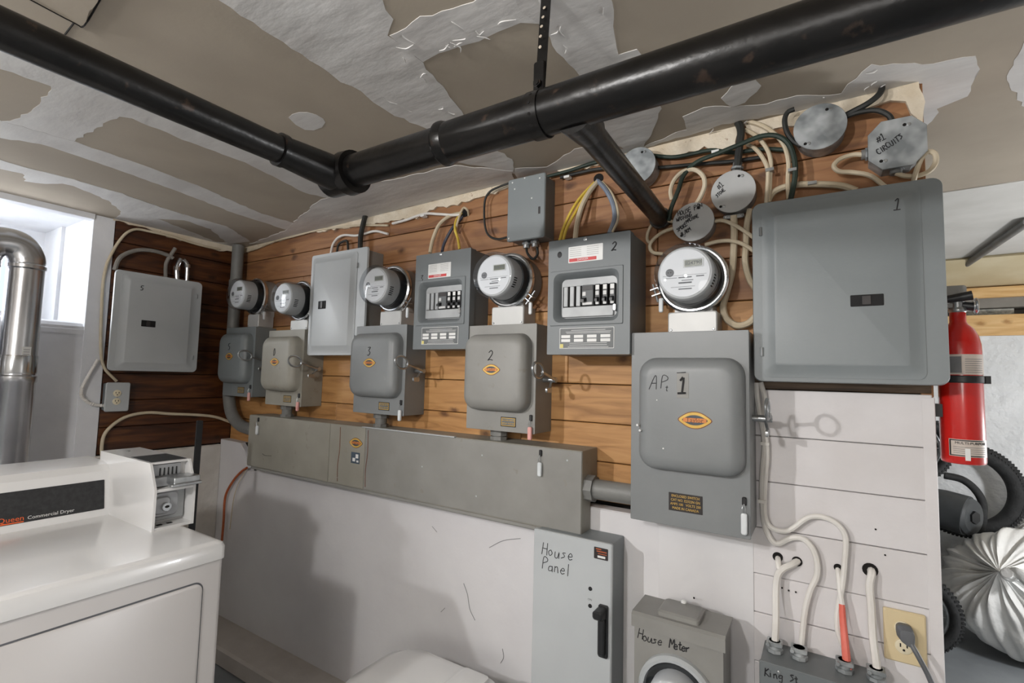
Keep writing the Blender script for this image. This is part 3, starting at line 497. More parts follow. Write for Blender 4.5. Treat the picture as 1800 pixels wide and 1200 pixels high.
# electric meters -------------------------------------------------------------
def meter(label, cx, cz, zsw, side=1, aw=.066):
    t = thing('electric_meter', MW(cx, zsw, .06), label, 'electric meter', 'round electric meters in a row along the wall')
    B('socket_pan', 'gray_warm', t, lambda bm: lathe(bm, MW, cx, cz, [(.086, 0.001), (.090, .004), (.090, .066), (.086, .070)], 40))
    ad = B('adapter', 'adapter', t, lambda bm: (slab(bm, MW, cx - .052, cx + .052, cz - .105, cz - .055, .002, .066, .01), loft(bm, MW, [(cx - aw, cx + aw, zsw + .001, cz - .092, .006, .004), (cx - aw, cx + aw, zsw + .001, cz - .092, .006, .082), (cx - aw + .003, cx + aw - .003, zsw + .003, cz - .095, .006, .085)])))
    for s in (-1, 1): screw(ad, MW, cx + s * (aw - .009), zsw + .010, .085, .0035)
    B('dark_base', 'meter_base', t, lambda bm: lathe(bm, MW, cx, cz, [(.078, .070), (.078, .108), (.05, .112)], 36))
    bd = B('body', 'meter_body', t, lambda bm: lathe(bm, MW, cx, cz, [(.070, .106), (.0735, .109), (.0735, .155), (.0725, .166), (.069, .172), (.066, .1735)], 40))
    for k in range(5):
        a = math.radians(-8 - k * 6.0 if side > 0 else -6 - k * 6.0); u, v = cx + .0733 * math.cos(a), cz + .0733 * math.sin(a)
        B('vent_slot', 'dark_hole', bd, lambda bm: slab(bm, lambda p, q, r_: MW(cx + (.0728 + r_) * math.cos(a + q), cz + (.0728 + r_) * math.sin(a + q), p), .142, .160, -.022, .022, 0, .0012, .0005, .0002, 1))
    fc = B('face', 'meter_face', t, lambda bm: lathe(bm, MW, cx, cz, [(.0655, .170), (.0645, .1745), (.064, .175)], 40))
    wf = .175
    B('display_bezel', 'meter_body', fc, lambda bm: slab(bm, MW, cx - .003, cx + .049, cz + .013, cz + .036, wf - .001, wf + .001, .002, .0004))
    lc = B('display', 'lcd', fc, lambda bm: slab(bm, MW, cx + .001, cx + .045, cz + .016, cz + .033, wf, wf + .0016, .001, .0004))
    printed(lc, '024790', MW, cx + .023, cz + .0245, wf + .0018, .0135, 'sticker_gray')
    op = B('optical_port', 'print_gray', fc, lambda bm: lathe(bm, MW, cx - .038, cz + .003, [(.011, wf), (.0105, wf + .002), (.008, wf + .0025)], 18))
    for s in (-1, 1): B('port_eye', 'black_plastic', op, lambda bm: lathe(bm, MW, cx - .038 + s * .0035, cz + .003, [(.0018, wf + .002), (.0016, wf + .0035)], 8))
    for (u, v, w_, h_) in ((0, -.006, .112, .0007), (-.036, -.012, .034, .0014), (.002, -.012, .034, .003), (.040, -.011, .020, .003), (.008, -.020, .030, .002), (.002, -.0265, .034, .0042), (-.004, -.037, .062, .001), (.002, -.043, .034, .0032)):
        B('print_line', 'print_gray', fc, lambda bm: slab(bm, MW, cx + u - w_ / 2, cx + u + w_ / 2, cz + v - h_ / 2, cz + v + h_ / 2, wf - .0004, wf + .0004, .0002, .0001, 1))
    B('glass_cover', 'meter_glass', t, lambda bm: lathe(bm, MW, cx, cz, [(.0860, .078), (.0835, .090), (.0800, .178), (.0775, .186), (.070, .189), (.0001, .190)], 44, (False, False)))
    rg = B('clamp_ring', 'chrome', t, lambda bm: lathe(bm, MW, cx, cz, [(.088, .066), (.096, .067), (.0975, .074), (.0965, .082), (.0905, .086), (.086, .086)], 44, (False, False)))
    a = math.radians(-38 if side > 0 else 196); u, v = cx + .101 * math.cos(a), cz + .101 * math.sin(a); tu, tv = -math.sin(a), math.cos(a)
    def lat(bm):
        for s in (-1, 1):
            q = [(u + tu * s * .009 + o * math.cos(a), v + tv * s * .009 + o * math.sin(a)) for o in (-.007, .018)]
            loft(bm, lambda p, r_, w: MW(q[0][0] + (q[1][0] - q[0][0]) * p + tu * r_, q[0][1] + (q[1][1] - q[0][1]) * p + tv * r_, w), [(0, 1, -.0015, .0015, .0005, .064), (0, 1, -.0015, .0015, .0005, .088)], 1)
        rod(bm, MW(u + tu * .030 + .008 * math.cos(a), v + tv * .030 + .008 * math.sin(a), .076), MW(u - tu * .026 + .008 * math.cos(a), v - tv * .026 + .008 * math.sin(a), .076), .0032, seg=10)
    l = B('ring_latch', 'zinc', rg, lat)
    B('seal_tag', 'seal_clear', t, lambda bm: slab(bm, MW, u + .004, u + .016, v - .062, v - .020, .076, .084, .005, .002))
    return t
meter('rightmost electric meter, full face shown, above the switch marked Apt 1', -.300, 1.656, 1.503, -1)
meter('electric meter above the switch marked 2, between the two open breaker boxes', -.915, 1.705, 1.546)
meter('electric meter above the switch marked 3, in front of the tall gray panel', -1.485, 1.718, 1.564, aw=.060)
meter('electric meter above the switch marked 0, partly behind the tall gray panel', -2.095, 1.706, 1.565)
meter('leftmost electric meter, beside the vertical gray conduit', -2.485, 1.752, 1.591, aw=.05)

# closed load-centre panels ------------------------------------------------------
def panel(label, fr, x0, x1, z0, z1, dep, m, door, latch, hinge_right, mark, rcorner=.02, boxin=.028, name='load_center', boxm=None):
    t = thing(name, fr((x0 + x1) / 2, z0, dep / 2), label, 'breaker panel')
    B('box', boxm or m, t, lambda bm: slab(bm, fr, x0 + boxin, x1 - boxin, z0 + boxin, z1 - boxin, .001, dep - .011, .003))
    B('trim', m, t, lambda bm: loft(bm, fr, [(x0 + .003, x1 - .003, z0 + .003, z1 - .003, rcorner, dep - .012), (x0, x1, z0, z1, rcorner, dep - .008), (x0 + .002, x1 - .002, z0 + .002, z1 - .002, rcorner, dep)], 6))
    a, b, c, d = door
    dr = B('door', m, t, lambda bm: loft(bm, fr, [(a, b, c, d, .016, dep - .001), (a, b, c, d, .016, dep + .002), (a + .014, b - .014, c + .014, d - .014, .014, dep + .003), (a + .028, b - .028, c + .028, d - .028, .008, dep + .013), (a + .032, b - .032, c + .032, d - .032, .006, dep + .014)], 6))
    u0, u1, v0, v1 = latch
    lt = B('latch_plate', 'latch_black', dr, lambda bm: slab(bm, fr, u0, u1, v0, v1, dep + .013, dep + .0155, .002, .0008))
    B('latch_slide', 'label_dark', dr, lambda bm: slab(bm, fr, u0 + (u1 - u0) * .35, u0 + (u1 - u0) * .62, v0 + .003, v1 - .003, dep + .014, dep + .018, .001, .0006))
    hx = b + .002 if hinge_right else a - .002
    for v in (c + (d - c) * .12, c + (d - c) * .83): B('hinge', 'zinc', dr, lambda bm: rod(bm, fr(hx, v, dep + .003), fr(hx, v + .022, dep + .003), .004, seg=8))
    for txt, u, v, h, rd in mark: hand(t, txt, fr, u, v, dep + (.0145 if a + .03 < u < b - .03 and c + .03 < v < d - .03 else .003), h, rd)
    return t
panel('large gray breaker panel marked 1 at the right end of the wall', MW, -.145, .240, 1.373, 1.840, .10, 'gray_blue', (-.122, .200, 1.385, 1.826), (.064, .127, 1.553, 1.580), False, [('1', .148, 1.772, .026, .0012)])
panel('tall light gray breaker panel on the plank wall, left of the middle meter', MW, -2.0, -1.62, 1.443, 1.910, .10, 'gray_light', (-1.985, -1.680, 1.455, 1.895), (-1.915, -1.862, 1.652, 1.688), True, [], .012, .012, boxm='gray_warm')
panel('light gray breaker panel marked 5 on the dark boards of the left wall', LW, .890, 1.262, 1.352, 1.815, .09, 'gray_light', (.915, 1.235, 1.362, 1.803), (1.000, 1.058, 1.562, 1.592), True, [('5', .985, 1.730, .022, .0016)])

# open breaker boxes with a windowed front ------------------------------------------
def breaker_box(label, x0, x1, z0, z1, dep, mark, mu, mv, blot, sticker):
    t = thing('breaker_box', MW((x0 + x1) / 2, z0, dep / 2), label, 'breaker box', 'breaker boxes with exposed breakers')
    W_, H_ = x1 - x0, z1 - z0
    U = lambda f: x0 + W_ * f
    V = lambda f: z1 - H_ * f
    B('box', 'gray_dark', t, lambda bm: slab(bm, MW, x0 + .002, x1 - .002, z0 + .002, z1 - .002, .001, dep - .03, .003))
    a, b, c, d = U(.10), U(.855), V(.71), V(.315)
    def front(bm):
        # front sheet with a rounded opening pressed in
        outer = [MW(p, q, dep) for p, q in rr(x0, x1, z0, z1, .003, 4)]
        lo = [[MW(p, q, w) for p, q in rr(*r_, 4)] for r_, w in (((x0, x1, z0, z1, .003), dep - .031), ((x0, x1, z0, z1, .003), dep), ((U(.035), U(.925), V(.755), V(.275), .003), dep), ((U(.04), U(.92), V(.75), V(.28), .004), dep + .003), ((a - .006, b + .006, c - .006, d + .006, .022), dep + .003), ((a, b, c, d, .020), dep - .002), ((a + .010, b - .010, c + .010, d - .010, .016), dep - .026))]
        loops(bm, lo, (False, False))
    B('front_cover', 'gray_dark', t, front)
    bz = B('dead_front', 'silver_plate', t, lambda bm: slab(bm, MW, a + .006, b - .006, c + .006, d - .006, dep - .029, dep - .025, .014, .001))
    yb, yt = V(.585), V(.405)
    B('lower_plate', 'silver_plate', bz, lambda bm: slab(bm, MW, a + .014, b - .018, c + .012, yb - .001, dep - .025, dep - .018, .004))
    B('breaker_well', 'dark_hole', bz, lambda bm: slab(bm, MW, a + .014, b - .012, yb, yt, dep - .025, dep - .023, .001))
    for k in range(3):
        u = U(.175 + .080 * k); B('filler_strip', 'silver_plate', t, lambda bm: slab(bm, MW, u, u + W_ * .055, yb, yt - .001, dep - .024, dep - .016, .002))
    for k, (ua, ub, tall) in enumerate(((.415, .555, True), (.575, .635, False), (.665, .725, False), (.750, .812, False))):
        br = B('breaker', 'breaker_gray' if tall else 'black_plastic', t, lambda bm: slab(bm, MW, U(ua), U(ub), yb + .001, yt - .001, dep - .024, dep - .012, .002))
        B('breaker_label', 'sticker_white' if k != 0 else 'label_dark', br, lambda bm: slab(bm, MW, U(ua) + .002, U(ub) - .002, yt - .018, yt - .004, dep - .013, dep - .0112, .001, .0003))
        B('breaker_rating', 'meter_body', br, lambda bm: slab(bm, MW, U(ua) + .002, U(ua) + .013, yb + .030, yb + .042, dep - .013, dep - .0112, .001, .0003))
        tg = B('toggle', 'black_plastic', br, lambda bm: loft(bm, MW, [(U(ua) - .001 if tall else U(ua) + .003, U(ua) + .016 if tall else U(ub) - .003, yb + .013, yb + .025, .002, dep - .013), (U(ua) + .001 if tall else U(ua) + .004, U(ua) + .012 if tall else U(ub) - .004, yb + .009, yb + .018, .002, dep + .001)]))
        B('breaker_foot', 'meter_body', br, lambda bm: slab(bm, MW, U(ua) + .003, U(ub) - .003, yb + .002, yb + .010, dep - .013, dep - .0105, .001, .0003))
    B('door_latch', 'chrome', t, lambda bm: slab(bm, MW, U(.80), U(.84), V(.645), V(.585), dep - .02, dep - .002, .004))
    s0, s1, s2, s3 = sticker
    st = B('warning_sticker', 'sticker_white', t, lambda bm: slab(bm, MW, U(s0), U(s1), V(s3), V(s2), dep, dep + .0008, .002, .0002))
    B('red_band', 'sticker_red', st, lambda bm: slab(bm, MW, U(s0) + .003, U(s1) - .020, V(s3) + .003, V(s3) + .013, dep, dep + .0011, .001, .0002))
    printed(st, 'DANGER', MW, (U(s0) + U(s1)) / 2 - .008, V(s3) + .008, dep + .0013, .009, 'sticker_white')
    for k in range(5):
        for q in (0, 1): B('print_line', 'print_gray', st, lambda bm: slab(bm, MW, U(s0) + .005 + q * (U(s1) - U(s0)) * .5, U(s0) + .005 + q * (U(s1) - U(s0)) * .5 + .038, V(s2) - .006 - k * .006, V(s2) - .0052 - k * .006, dep, dep + .0011, .0002, .0001, 1))
    d0, d1, e0, e1 = U(.165), U(.825), V(.95), V(.775)
    di = B('directory_label', 'sticker_white', t, lambda bm: slab(bm, MW, d0, d1, e0, e1, dep, dep + .0008, .002, .0002))
    B('directory_field', 'sticker_gray', di, lambda bm: slab(bm, MW, d0 + .0015, d1 - .0015, e0 + .0015, e1 - .0015, dep, dep + .0011, .002, .0002))
    for r_ in (0, 1):
        for k in range(4): B('circuit_card', 'sticker_white', di, lambda bm: slab(bm, MW, d0 + .006 + k * .0425, d0 + .036 + k * .0425, e0 + .020 + r_ * .012, e0 + .029 + r_ * .012, dep, dep + .0015, .0005, .0002, 1))
    B('yellow_square', 'sticker_yellow', di, lambda bm: slab(bm, MW, d0 + .002, d0 + .013, e0 + .002, e0 + .014, dep, dep + .0015, .0005, .0002, 1))
    for v, w_ in ((.004, .13), (.010, .12), (.0155, .12), (.046, .14), (.050, .145), (.0545, .11)): B('print_line', 'sticker_white', di, lambda bm: slab(bm, MW, (d0 + d1) / 2 + .006 - w_ / 2, (d0 + d1) / 2 + .006 + w_ / 2, e0 + v, e0 + v + .0011, dep, dep + .0015, .0003, .0001, 1))
    screw(t, MW, U(.47), V(.022), dep, .006)
    hand(t, mark, MW, U(mu), V(mv), dep + .0003, .026, .0019 if blot else .0012)
    if blot: B('ink_blot', 'ink', t, lambda bm: lathe(bm, MW, U(.145), V(.13), [(.010, dep), (.009, dep + .0005)], 14, sx=.8))
    return t
breaker_box('gray breaker box marked 2, with breakers showing, beside the rightmost meter', -.719, -.454, 1.441, 1.799, .155, '2', .78, .155, True, (.26, .685, .075, .215))
breaker_box('gray breaker box marked 3, with breakers showing, between two meters', -1.320, -1.054, 1.464, 1.829, .12, '3', .09, .29, False, (.245, .66, .115, .265))

# small junction box, trough and house gear ------------------------------------------
t = thing('junction_box', MW(-.853, 1.845, .04), 'small plain gray junction box under the ceiling, above a meter', 'junction box')
B('box', 'gray_dark', t, lambda bm: slab(bm, MW, -.924, -.782, 1.848, 2.062, .001, .072, .004))
B('lid', 'gray_blue', t, lambda bm: slab(bm, MW, -.929, -.778, 1.843, 2.068, .070, .080, .008, .003))
B('maker_mark', 'label_dark', t, lambda bm: slab(bm, MW, -.803, -.795, 1.925, 1.950, .080, .0808, .001, .0002))
for u in (-.870, -.835): B('connector', 'zinc', t, lambda bm: (rod(bm, MW(u, 1.823, .04), MW(u, 1.85, .04), .012), rod(bm, MW(u, 1.835, .04), MW(u, 1.843, .04), .016, seg=8)))
for (u, v) in ((-.91, 2.055), (-.86, 2.062), (-.80, 2.05), (-.92, 1.855), (-.90, 2.03), (-.83, 1.985)): B('paint_fleck', 'sticker_white', t, lambda bm: lathe(bm, MW, u, v, [(.004, .079), (.002, .0815)], 7))

t = thing('wiring_trough', MW(-1.505, .905, .06), 'long gray wiring trough below the row of switches', 'wiring trough')
TX0, TX1, TZ0, TZ1 = -2.40, -.611, .905, 1.150
B('body', 'gray_olive', t, lambda bm: slab(bm, MW, TX0, TX1, TZ0 - .004, TZ1, .052, .117, .003))
B('back_box', 'gray_olive', t, lambda bm: slab(bm, MW, TX0, TX1, .985, TZ1, .001, .052, .003))
B('bottom_flange', 'gray_warm', t, lambda bm: slab(bm, MW, TX0 + .04, TX1 - .02, TZ0 - .014, TZ0 - .003, .050, .122, .002))
for k, (a, b) in enumerate(((TX0, -1.782), (-1.780, -1.562), (-1.560, TX1))):
    B('cover_plate', ('gray_olive', 'gray_olive', 'gray_warm')[k], t, lambda bm: slab(bm, MW, a + .001, b - .001, TZ0, TZ1 - .002, .116, .120, .002, .001))
B('top_lip', 'gray_light', t, lambda bm: slab(bm, lambda u, v, w: Vector((u, v, 1.149 + w)), -1.58, -1.10, 1.376, 1.392, 0, .004, .001))
logo(t, MW, -1.615, 1.083, .120, .034)
lb = B('rating_label', 'sticker_blue', t, lambda bm: slab(bm, MW, -1.640, -1.588, 1.000, 1.045, .120, .1208, .001, .0002))
for (u, v, w_, h_) in ((-1.630, 1.008, .016, .014), (-1.612, 1.022, .016, .016), (-1.606, 1.006, .012, .008)): B('label_square', 'sticker_white', lb, lambda bm: slab(bm, MW, u, u + w_, v, v + h_, .1206, .1212, .0005, .0001, 1))
for x in (-1.715, -1.545): B('rust_streak', 'logo_brown', t, lambda bm: tube(bm, [MW(x, 1.14, .1205), MW(x + .002, 1.05, .1205), MW(x - .006, .98, .1205), MW(x - .003, .915, .1205)], .0012, 5, 5))
for u, mm in ((-2.318, 'seal_clear'), (-.752, 'seal_clear')): seal(t, MW, u, 1.125, .120, mm, .042)
B('scratch_mark', 'ink', t, lambda bm: tube(bm, [(-2.271, 1.38, 0.972), (-2.247, 1.379, 0.966), (-2.196, 1.38, 0.969)], .0009, 5, 4))
B('right_conduit', 'conduit_gray', t, lambda bm: (rod(bm, MW(-.612, 1.035, .075), MW(-.452, 1.035, .075), .030), rod(bm, MW(-.612, 1.035, .075), MW(-.585, 1.035, .075), .040, seg=8)))
for (u, v) in ((-.66, 1.118), (-1.0, .96), (-.98, 1.10), (-1.25, 1.03), (-1.72, .93)): B('paint_fleck', 'gray_light', t, lambda bm: lathe(bm, MW, u, v, [(.004, .119), (.0025, .1206)], 7))

t = thing('conduit', MW(-2.66, .99, .06), 'thick vertical gray conduit in the corner, curving into the wiring trough', 'conduit')
B('pipe', 'conduit_gray', t, lambda bm: tube(bm, [(-2.712, 1.437, 2.055), (-2.712, 1.437, 1.85), (-2.712, 1.437, 1.5), (-2.712, 1.437, 1.28), (-2.70, 1.435, 1.21), (-2.655, 1.43, 1.135), (-2.57, 1.428, 1.085), (-2.47, 1.428, 1.070), (-2.402, 1.428, 1.070)], .030, 18, 6))
B('coupling', 'conduit_gray', t, lambda bm: (rod(bm, (-2.712, 1.437, 1.77), (-2.712, 1.437, 1.86), .035, seg=20), rod(bm, (-2.43, 1.428, 1.070), (-2.402, 1.428, 1.070), .040, seg=8)))

t = thing('house_disconnect', MW(-.624, .30, .09), 'tall gray disconnect handwritten House Panel, under the end of the wiring trough', 'disconnect switch')
B('box', 'gray_blue', t, lambda bm: slab(bm, MW, -.746, -.502, .302, .905, .051, .150, .004))
B('door', 'gray_light', t, lambda bm: slab(bm, MW, -.749, -.499, .300, .908, .149, .160, .004, .003))
hand(t, 'House', MW, -.722, .838, .1605, .036, .0011, 0, .60); hand(t, 'Panel', MW, -.720, .795, .1605, .034, .0011, 0, .60)
lb = B('rating_label', 'label_dark', t, lambda bm: slab(bm, MW, -.552, -.510, .862, .894, .160, .1608, .002, .0002))
B('label_text', 'cable_rust', lb, lambda bm: (slab(bm, MW, -.544, -.514, .882, .885, .1606, .1612, .0005, .0001, 1), slab(bm, MW, -.546, -.530, .888, .891, .1606, .1612, .0005, .0001, 1), slab(bm, MW, -.540, -.514, .876, .878, .1606, .1612, .0005, .0001, 1)))
B('label_box', 'sticker_white', lb, lambda bm: slab(bm, MW, -.541, -.518, .866, .872, .1606, .1612, .0005, .0001, 1))
for v in (.775, .728): B('peep_hole', 'black_plastic', t, lambda bm: lathe(bm, MW, -.562, v, [(.006, .159), (.0055, .1615)], 14))
printed(t, 'ON', MW, -.563, .745, .1604, .008, 'print_gray')
h = B('handle_base', 'black_plastic', t, lambda bm: slab(bm, MW, -.535, -.507, .602, .742, .159, .168, .005, .002))
B('handle_grip', 'black_plastic', h, lambda bm: loft(bm, lambda u, v, w: MW(u, v, w), [(-.536, -.510, .705, .738, .006, .166), (-.540, -.512, .712, .735, .008, .196), (-.536, -.516, .716, .731, .006, .200)]))
B('handle_lever', 'black_plastic', h, lambda bm: slab(bm, MW, -.531, -.512, .612, .71, .166, .182, .005, .003))

t = thing('house_meter', MW(-.32, .30, .09), 'gray hooded meter box handwritten House Meter, beside the house panel', 'meter box')
B('box', 'gray_warm', t, lambda bm: loops(bm, [[Vector((x, y, z)) for y, z in ((1.449, .30), (1.335, .30), (1.335, .742), (1.449, .742))] for x in (-.432, -.211)]))
B('hood', 'gray_warm', t, lambda bm: loops(bm, [[Vector((x, y, z)) for y, z in ((1.449, .744), (1.449, .752), (1.334, .752), (1.327, .746), (1.327, .715), (1.333, .715), (1.333, .744))] for x in (-.438, -.205)]))
B('hood_hatch', 'gray_warm', t, lambda bm: loft(bm, lambda u, v, w: Vector((u, v, .752 + w)), [(-.375, -.270, 1.345, 1.435, .008, 0), (-.375, -.270, 1.345, 1.435, .008, .010), (-.370, -.275, 1.350, 1.430, .008, .014)]))
B('hatch_knob', 'sticker_white', t, lambda bm: vlathe(bm, -.325, 1.428, [(.008, .765), (.008, .770), (.004, .773)], 12))
hand(t, 'House', MW, -.424, .684, .1655, .026, .0012, -2, .50); hand(t, 'Meter', MW, -.341, .684, .1655, .023, .0015, 3, .48)
B('meter_ring', 'gray_light', t, lambda bm: lathe(bm, MW, -.322, .578, [(.094, .164), (.094, .178), (.088, .186), (.080, .184), (.078, .166)], 44, (False, False)))
B('meter_base', 'meter_base', t, lambda bm: lathe(bm, MW, -.322, .578, [(.079, .163), (.078, .168), (.0001, .170)], 36, (True, False)))
B('meter_body', 'meter_face', t, lambda bm: lathe(bm, MW, -.322, .575, [(.062, .166), (.062, .225), (.056, .235), (.0001, .237)], 36, (True, False)))
B('glass_dome', 'meter_glass', t, lambda bm: lathe(bm, MW, -.322, .578, [(.079, .175), (.077, .215), (.070, .245), (.055, .255), (.0001, .258)], 40, (False, False)))

t = thing('cable_box', (-.01, 1.44, .30), 'gray junction trough handwritten King St, at the bottom right of the wall', 'junction box')
B('box', 'gray_dark', t, lambda bm: slab(bm, MW, -.135, .115, .32, .695, .001, .115, .004))
B('front_lid', 'gray_dark', t, lambda bm: slab(bm, MW, -.137, .117, .318, .697, .114, .120, .004, .002))
hand(t, 'King', MW, -.126, .664, .1205, .019, .0013, 6, .58); hand(t, 'St', MW, -.072, .668, .1205, .017, .0013, 8, .55); hand(t, 'Ho', MW, -.064, .640, .1205, .024, .0013, 0, .62)
screw(t, MW, -.095, .682, .120, .004); screw(t, MW, -.03, .665, .120, .005)
for u in (-.108, -.055, .038, .098): B('cable_connector', 'galvanised', t, lambda bm: (rod(bm, MW(u, .690, .05), MW(u, .722, .05), .013, seg=14), rod(bm, MW(u, .696, .05), MW(u, .704, .05), .019, seg=8), slab(bm, MW, u - .018, u + .018, .712, .722, .036, .066, .004), rod(bm, MW(u - .014, .717, .066), MW(u - .014, .717, .072), .0045, seg=8)))

# round and octagonal junction boxes at the top right ------------------------------------
def oct_box(label, u, v, ru, rv, dep, m, texts=(), octo=False, rot=0):
    t = thing('junction_box', MW(u, v - rv, dep / 2), label, 'junction box')
    def sh(k, w):
        if octo:
            c = .52; P = [(1, c), (c, 1), (-c, 1), (-1, c), (-1, -c), (-c, -1), (c, -1), (1, -c)]
            return [MW(u + ru * k * a, v + rv * k * b, w) for a, b in P]
        return [MW(u + ru * k * math.cos(2 * math.pi * i / 40), v + rv * k * math.sin(2 * math.pi * i / 40), w) for i in range(40)]
    B('box', 'galvanised', t, lambda bm: loops(bm, [sh(.94, .001), sh(.94, dep - .003)]))
    B('cover', m, t, lambda bm: loops(bm, [sh(1, dep - .004), sh(1, dep - .001), sh(.985, dep)]))
    for a in (58, 238):
        su, sv = u + ru * .78 * math.cos(math.radians(a)), v + rv * .78 * math.sin(math.radians(a))
        screw(t, MW, su, sv, dep, .0045); B('screw_slot', 'dark_hole', t, lambda bm: lathe(bm, MW, su - .008, sv + .001, [(.0042, dep - .001), (.0038, dep + .0006)], 10))
    for txt, a, b, h, rt in texts: hand(t, txt, MW, u + a, v + b, dep + .0004, h, .0011, rt, .56)
    return t
oct_box('round steel cover plate with three lines of handwriting, above the rightmost meter', -.303, 1.829, .058, .057, .055, 'cover_steel', [('HOUSE PAN', -.042, .022, .014, 14), ('WASHING', -.046, .006, .012, 14), ('MACHINE', -.018, -.002, .010, 22), ('SMOKE', -.042, -.026, .012, 34), ('ALARM', -.032, -.040, .011, 30)])
oct_box('round steel cover plate handwritten #1 Stove, left of the panel marked 1', -.196, 1.900, .058, .060, .055, 'cover_steel', [('#1', -.036, .010, .016, 42), ('STOVE', -.040, -.012, .010, 42)])
oct_box('round dull galvanised cover plate under the ceiling, above the panel marked 1', .011, 2.030, .059, .060, .062, 'galvanised')
oct_box('octagonal gray box handwritten #1 Circuits, at the top right corner', .166, 1.950, .056, .060, .060, 'galvanised', [('#1', -.038, .008, .017, 24), ('CIRCUITS', -.036, -.022, .014, 32)], True)
oct_box('round dull galvanised cover plate partly behind the black branch pipe', -.467, 2.030, .057, .058, .060, 'galvanised')


# ================================================================== cables
def cable(label, pts, r, m, cat='cable', group=None, name='cable', seg=8):
    return B(name, m, None, lambda bm: tube(bm, pts, r, seg, 5), label=label, cat=cat, group=group)
def clip(parent, p, m='zinc', n=Vector((0, -1, 0))):
    p = Vector(p); return B('cable_clip', m, parent, lambda bm: box(bm, p.x - .010, p.x + .010, p.y - .011, p.y + .011, p.z - .004, p.z + .004))
cable('cream cable looping over the panel marked 5 and down its left side', [(-2.775, 1.37, 2.027), (-2.775, 1.265, 2.026), (-2.775, 1.13, 2.037), (-2.775, 1.042, 2.037), (-2.775, 0.983, 2.033), (-2.775, 0.944, 2.003), (-2.775, 0.911, 1.94), (-2.775, 0.886, 1.864), (-2.775, 0.878, 1.825), (-2.775, 0.872, 1.744), (-2.775, 0.877, 1.587), (-2.775, 0.884, 1.458), (-2.775, 0.902, 1.367), (-2.775, 0.954, 1.303)], .0062, 'cable_cream')
def _armour(bm):
    pts = smooth_path([(-2.765, 0.874, 1.4), (-2.765, 0.85, 1.34), (-2.765, 0.828, 1.277), (-2.765, 0.826, 1.242), (-2.765, 0.842, 1.217), (-2.765, 0.873, 1.198), (-2.765, 0.92, 1.191)], 10)
    tube(bm, pts, lambda t: .0068 + .0012 * math.sin(t * 210), 8, 1)
B('armoured_cable', 'cable_white', None, _armour, label='white spiral armoured cable curling into the left outlet box', cat='cable')
cable('gray flexible conduit arching from the top of the panel marked 5 into the boards', [(-2.755, 0.904, 1.817), (-2.755, 0.923, 1.881), (-2.755, 0.983, 1.927), (-2.755, 1.053, 1.941), (-2.755, 1.118, 1.933), (-2.755, 1.139, 1.923)], .0095, 'cable_gray')
cable('short pale gray conduit rising from the panel marked 5', [(-2.755, 1.114, 1.808), (-2.755, 1.11, 1.87), (-2.755, 1.115, 1.906), (-2.755, 1.146, 1.977)], .0085, 'cable_gray')
for px, lab in (((311, 492), 'shorter steel conduit fitting on top of the panel marked 5'), ((328, 496), 'taller steel conduit fitting on top of the panel marked 5, with an elbow')):
    a = [(-2.755, 1.165, 1.811), (-2.755, 1.16, 1.88), (-2.755, 1.175, 1.928), (-2.755, 1.21, 1.81), (-2.755, 1.206, 1.902), (-2.755, 1.186, 1.927)]
    q = a[:3] if px[0] == 311 else a[3:]
    t = thing('conduit_fitting', q[0], lab, 'conduit fitting')
    B('stub', 'zinc', t, lambda bm: tube(bm, q, .010, 10, 4)); B('lock_nut', 'chrome', t, lambda bm: rod(bm, Vector(q[1]) - Vector((0, 0, .014)), Vector(q[1]) + Vector((0, 0, .004)), .015, seg=8))
cable('cream cable arching along the dark boards above the dryer', [(-2.768, 0.924, 0.926), (-2.768, 0.916, 1.014), (-2.768, 0.93, 1.077), (-2.768, 0.992, 1.133), (-2.768, 1.082, 1.152), (-2.768, 1.186, 1.141), (-2.768, 1.321, 1.128), (-2.768, 1.408, 1.112), (-2.768, 1.489, 1.079)], .0072, 'cable_cream')
cable('rust-orange cable hanging from the broken plaster corner behind the dryer', [(-2.482, 1.43, 0.873), (-2.531, 1.43, 0.847), (-2.591, 1.43, 0.801), (-2.649, 1.43, 0.735), (-2.67, 1.43, 0.679), (-2.668, 1.43, 0.577), (-2.672, 1.43, 0.474)], .006, 'cable_rust')
cable('thin white wire hanging beside the rust-orange cable', [(-2.49, 1.435, 0.868), (-2.532, 1.435, 0.82), (-2.569, 1.435, 0.766), (-2.597, 1.435, 0.689), (-2.612, 1.435, 0.542)], .0022, 'cable_cream')
cable('cream cable clipped along the top left of the plank wall', [(-2.74, 1.488, 2.034), (-2.627, 1.488, 2.04), (-2.468, 1.488, 2.058), (-2.269, 1.488, 2.065), (-2.085, 1.488, 2.069), (-1.914, 1.488, 2.059), (-1.755, 1.488, 2.044), (-1.6, 1.488, 2.021)], .0052, 'cable_cream')
cable('white cable bending down into the tall light gray panel', [(-1.979, 1.485, 1.931), (-1.966, 1.485, 1.979), (-1.931, 1.485, 2.008), (-1.883, 1.485, 2.015), (-1.806, 1.485, 2.002), (-1.749, 1.485, 2.002), (-1.675, 1.485, 2.005), (-1.594, 1.485, 1.981)], .0055, 'cable_white')
cable('black conduit dropping from the ceiling into the tall light gray panel', [(-1.753, 1.47, 1.923), (-1.753, 1.47, 1.988), (-1.742, 1.47, 2.039), (-1.723, 1.47, 2.097)], .011, 'cable_black')
cable('dark stub of cable beside the white cable at the tall light gray panel', [(-1.934, 1.485, 1.934), (-1.924, 1.485, 1.974), (-1.893, 1.485, 1.986), (-1.864, 1.485, 1.983), (-1.853, 1.485, 1.938)], .005, 'cable_black')
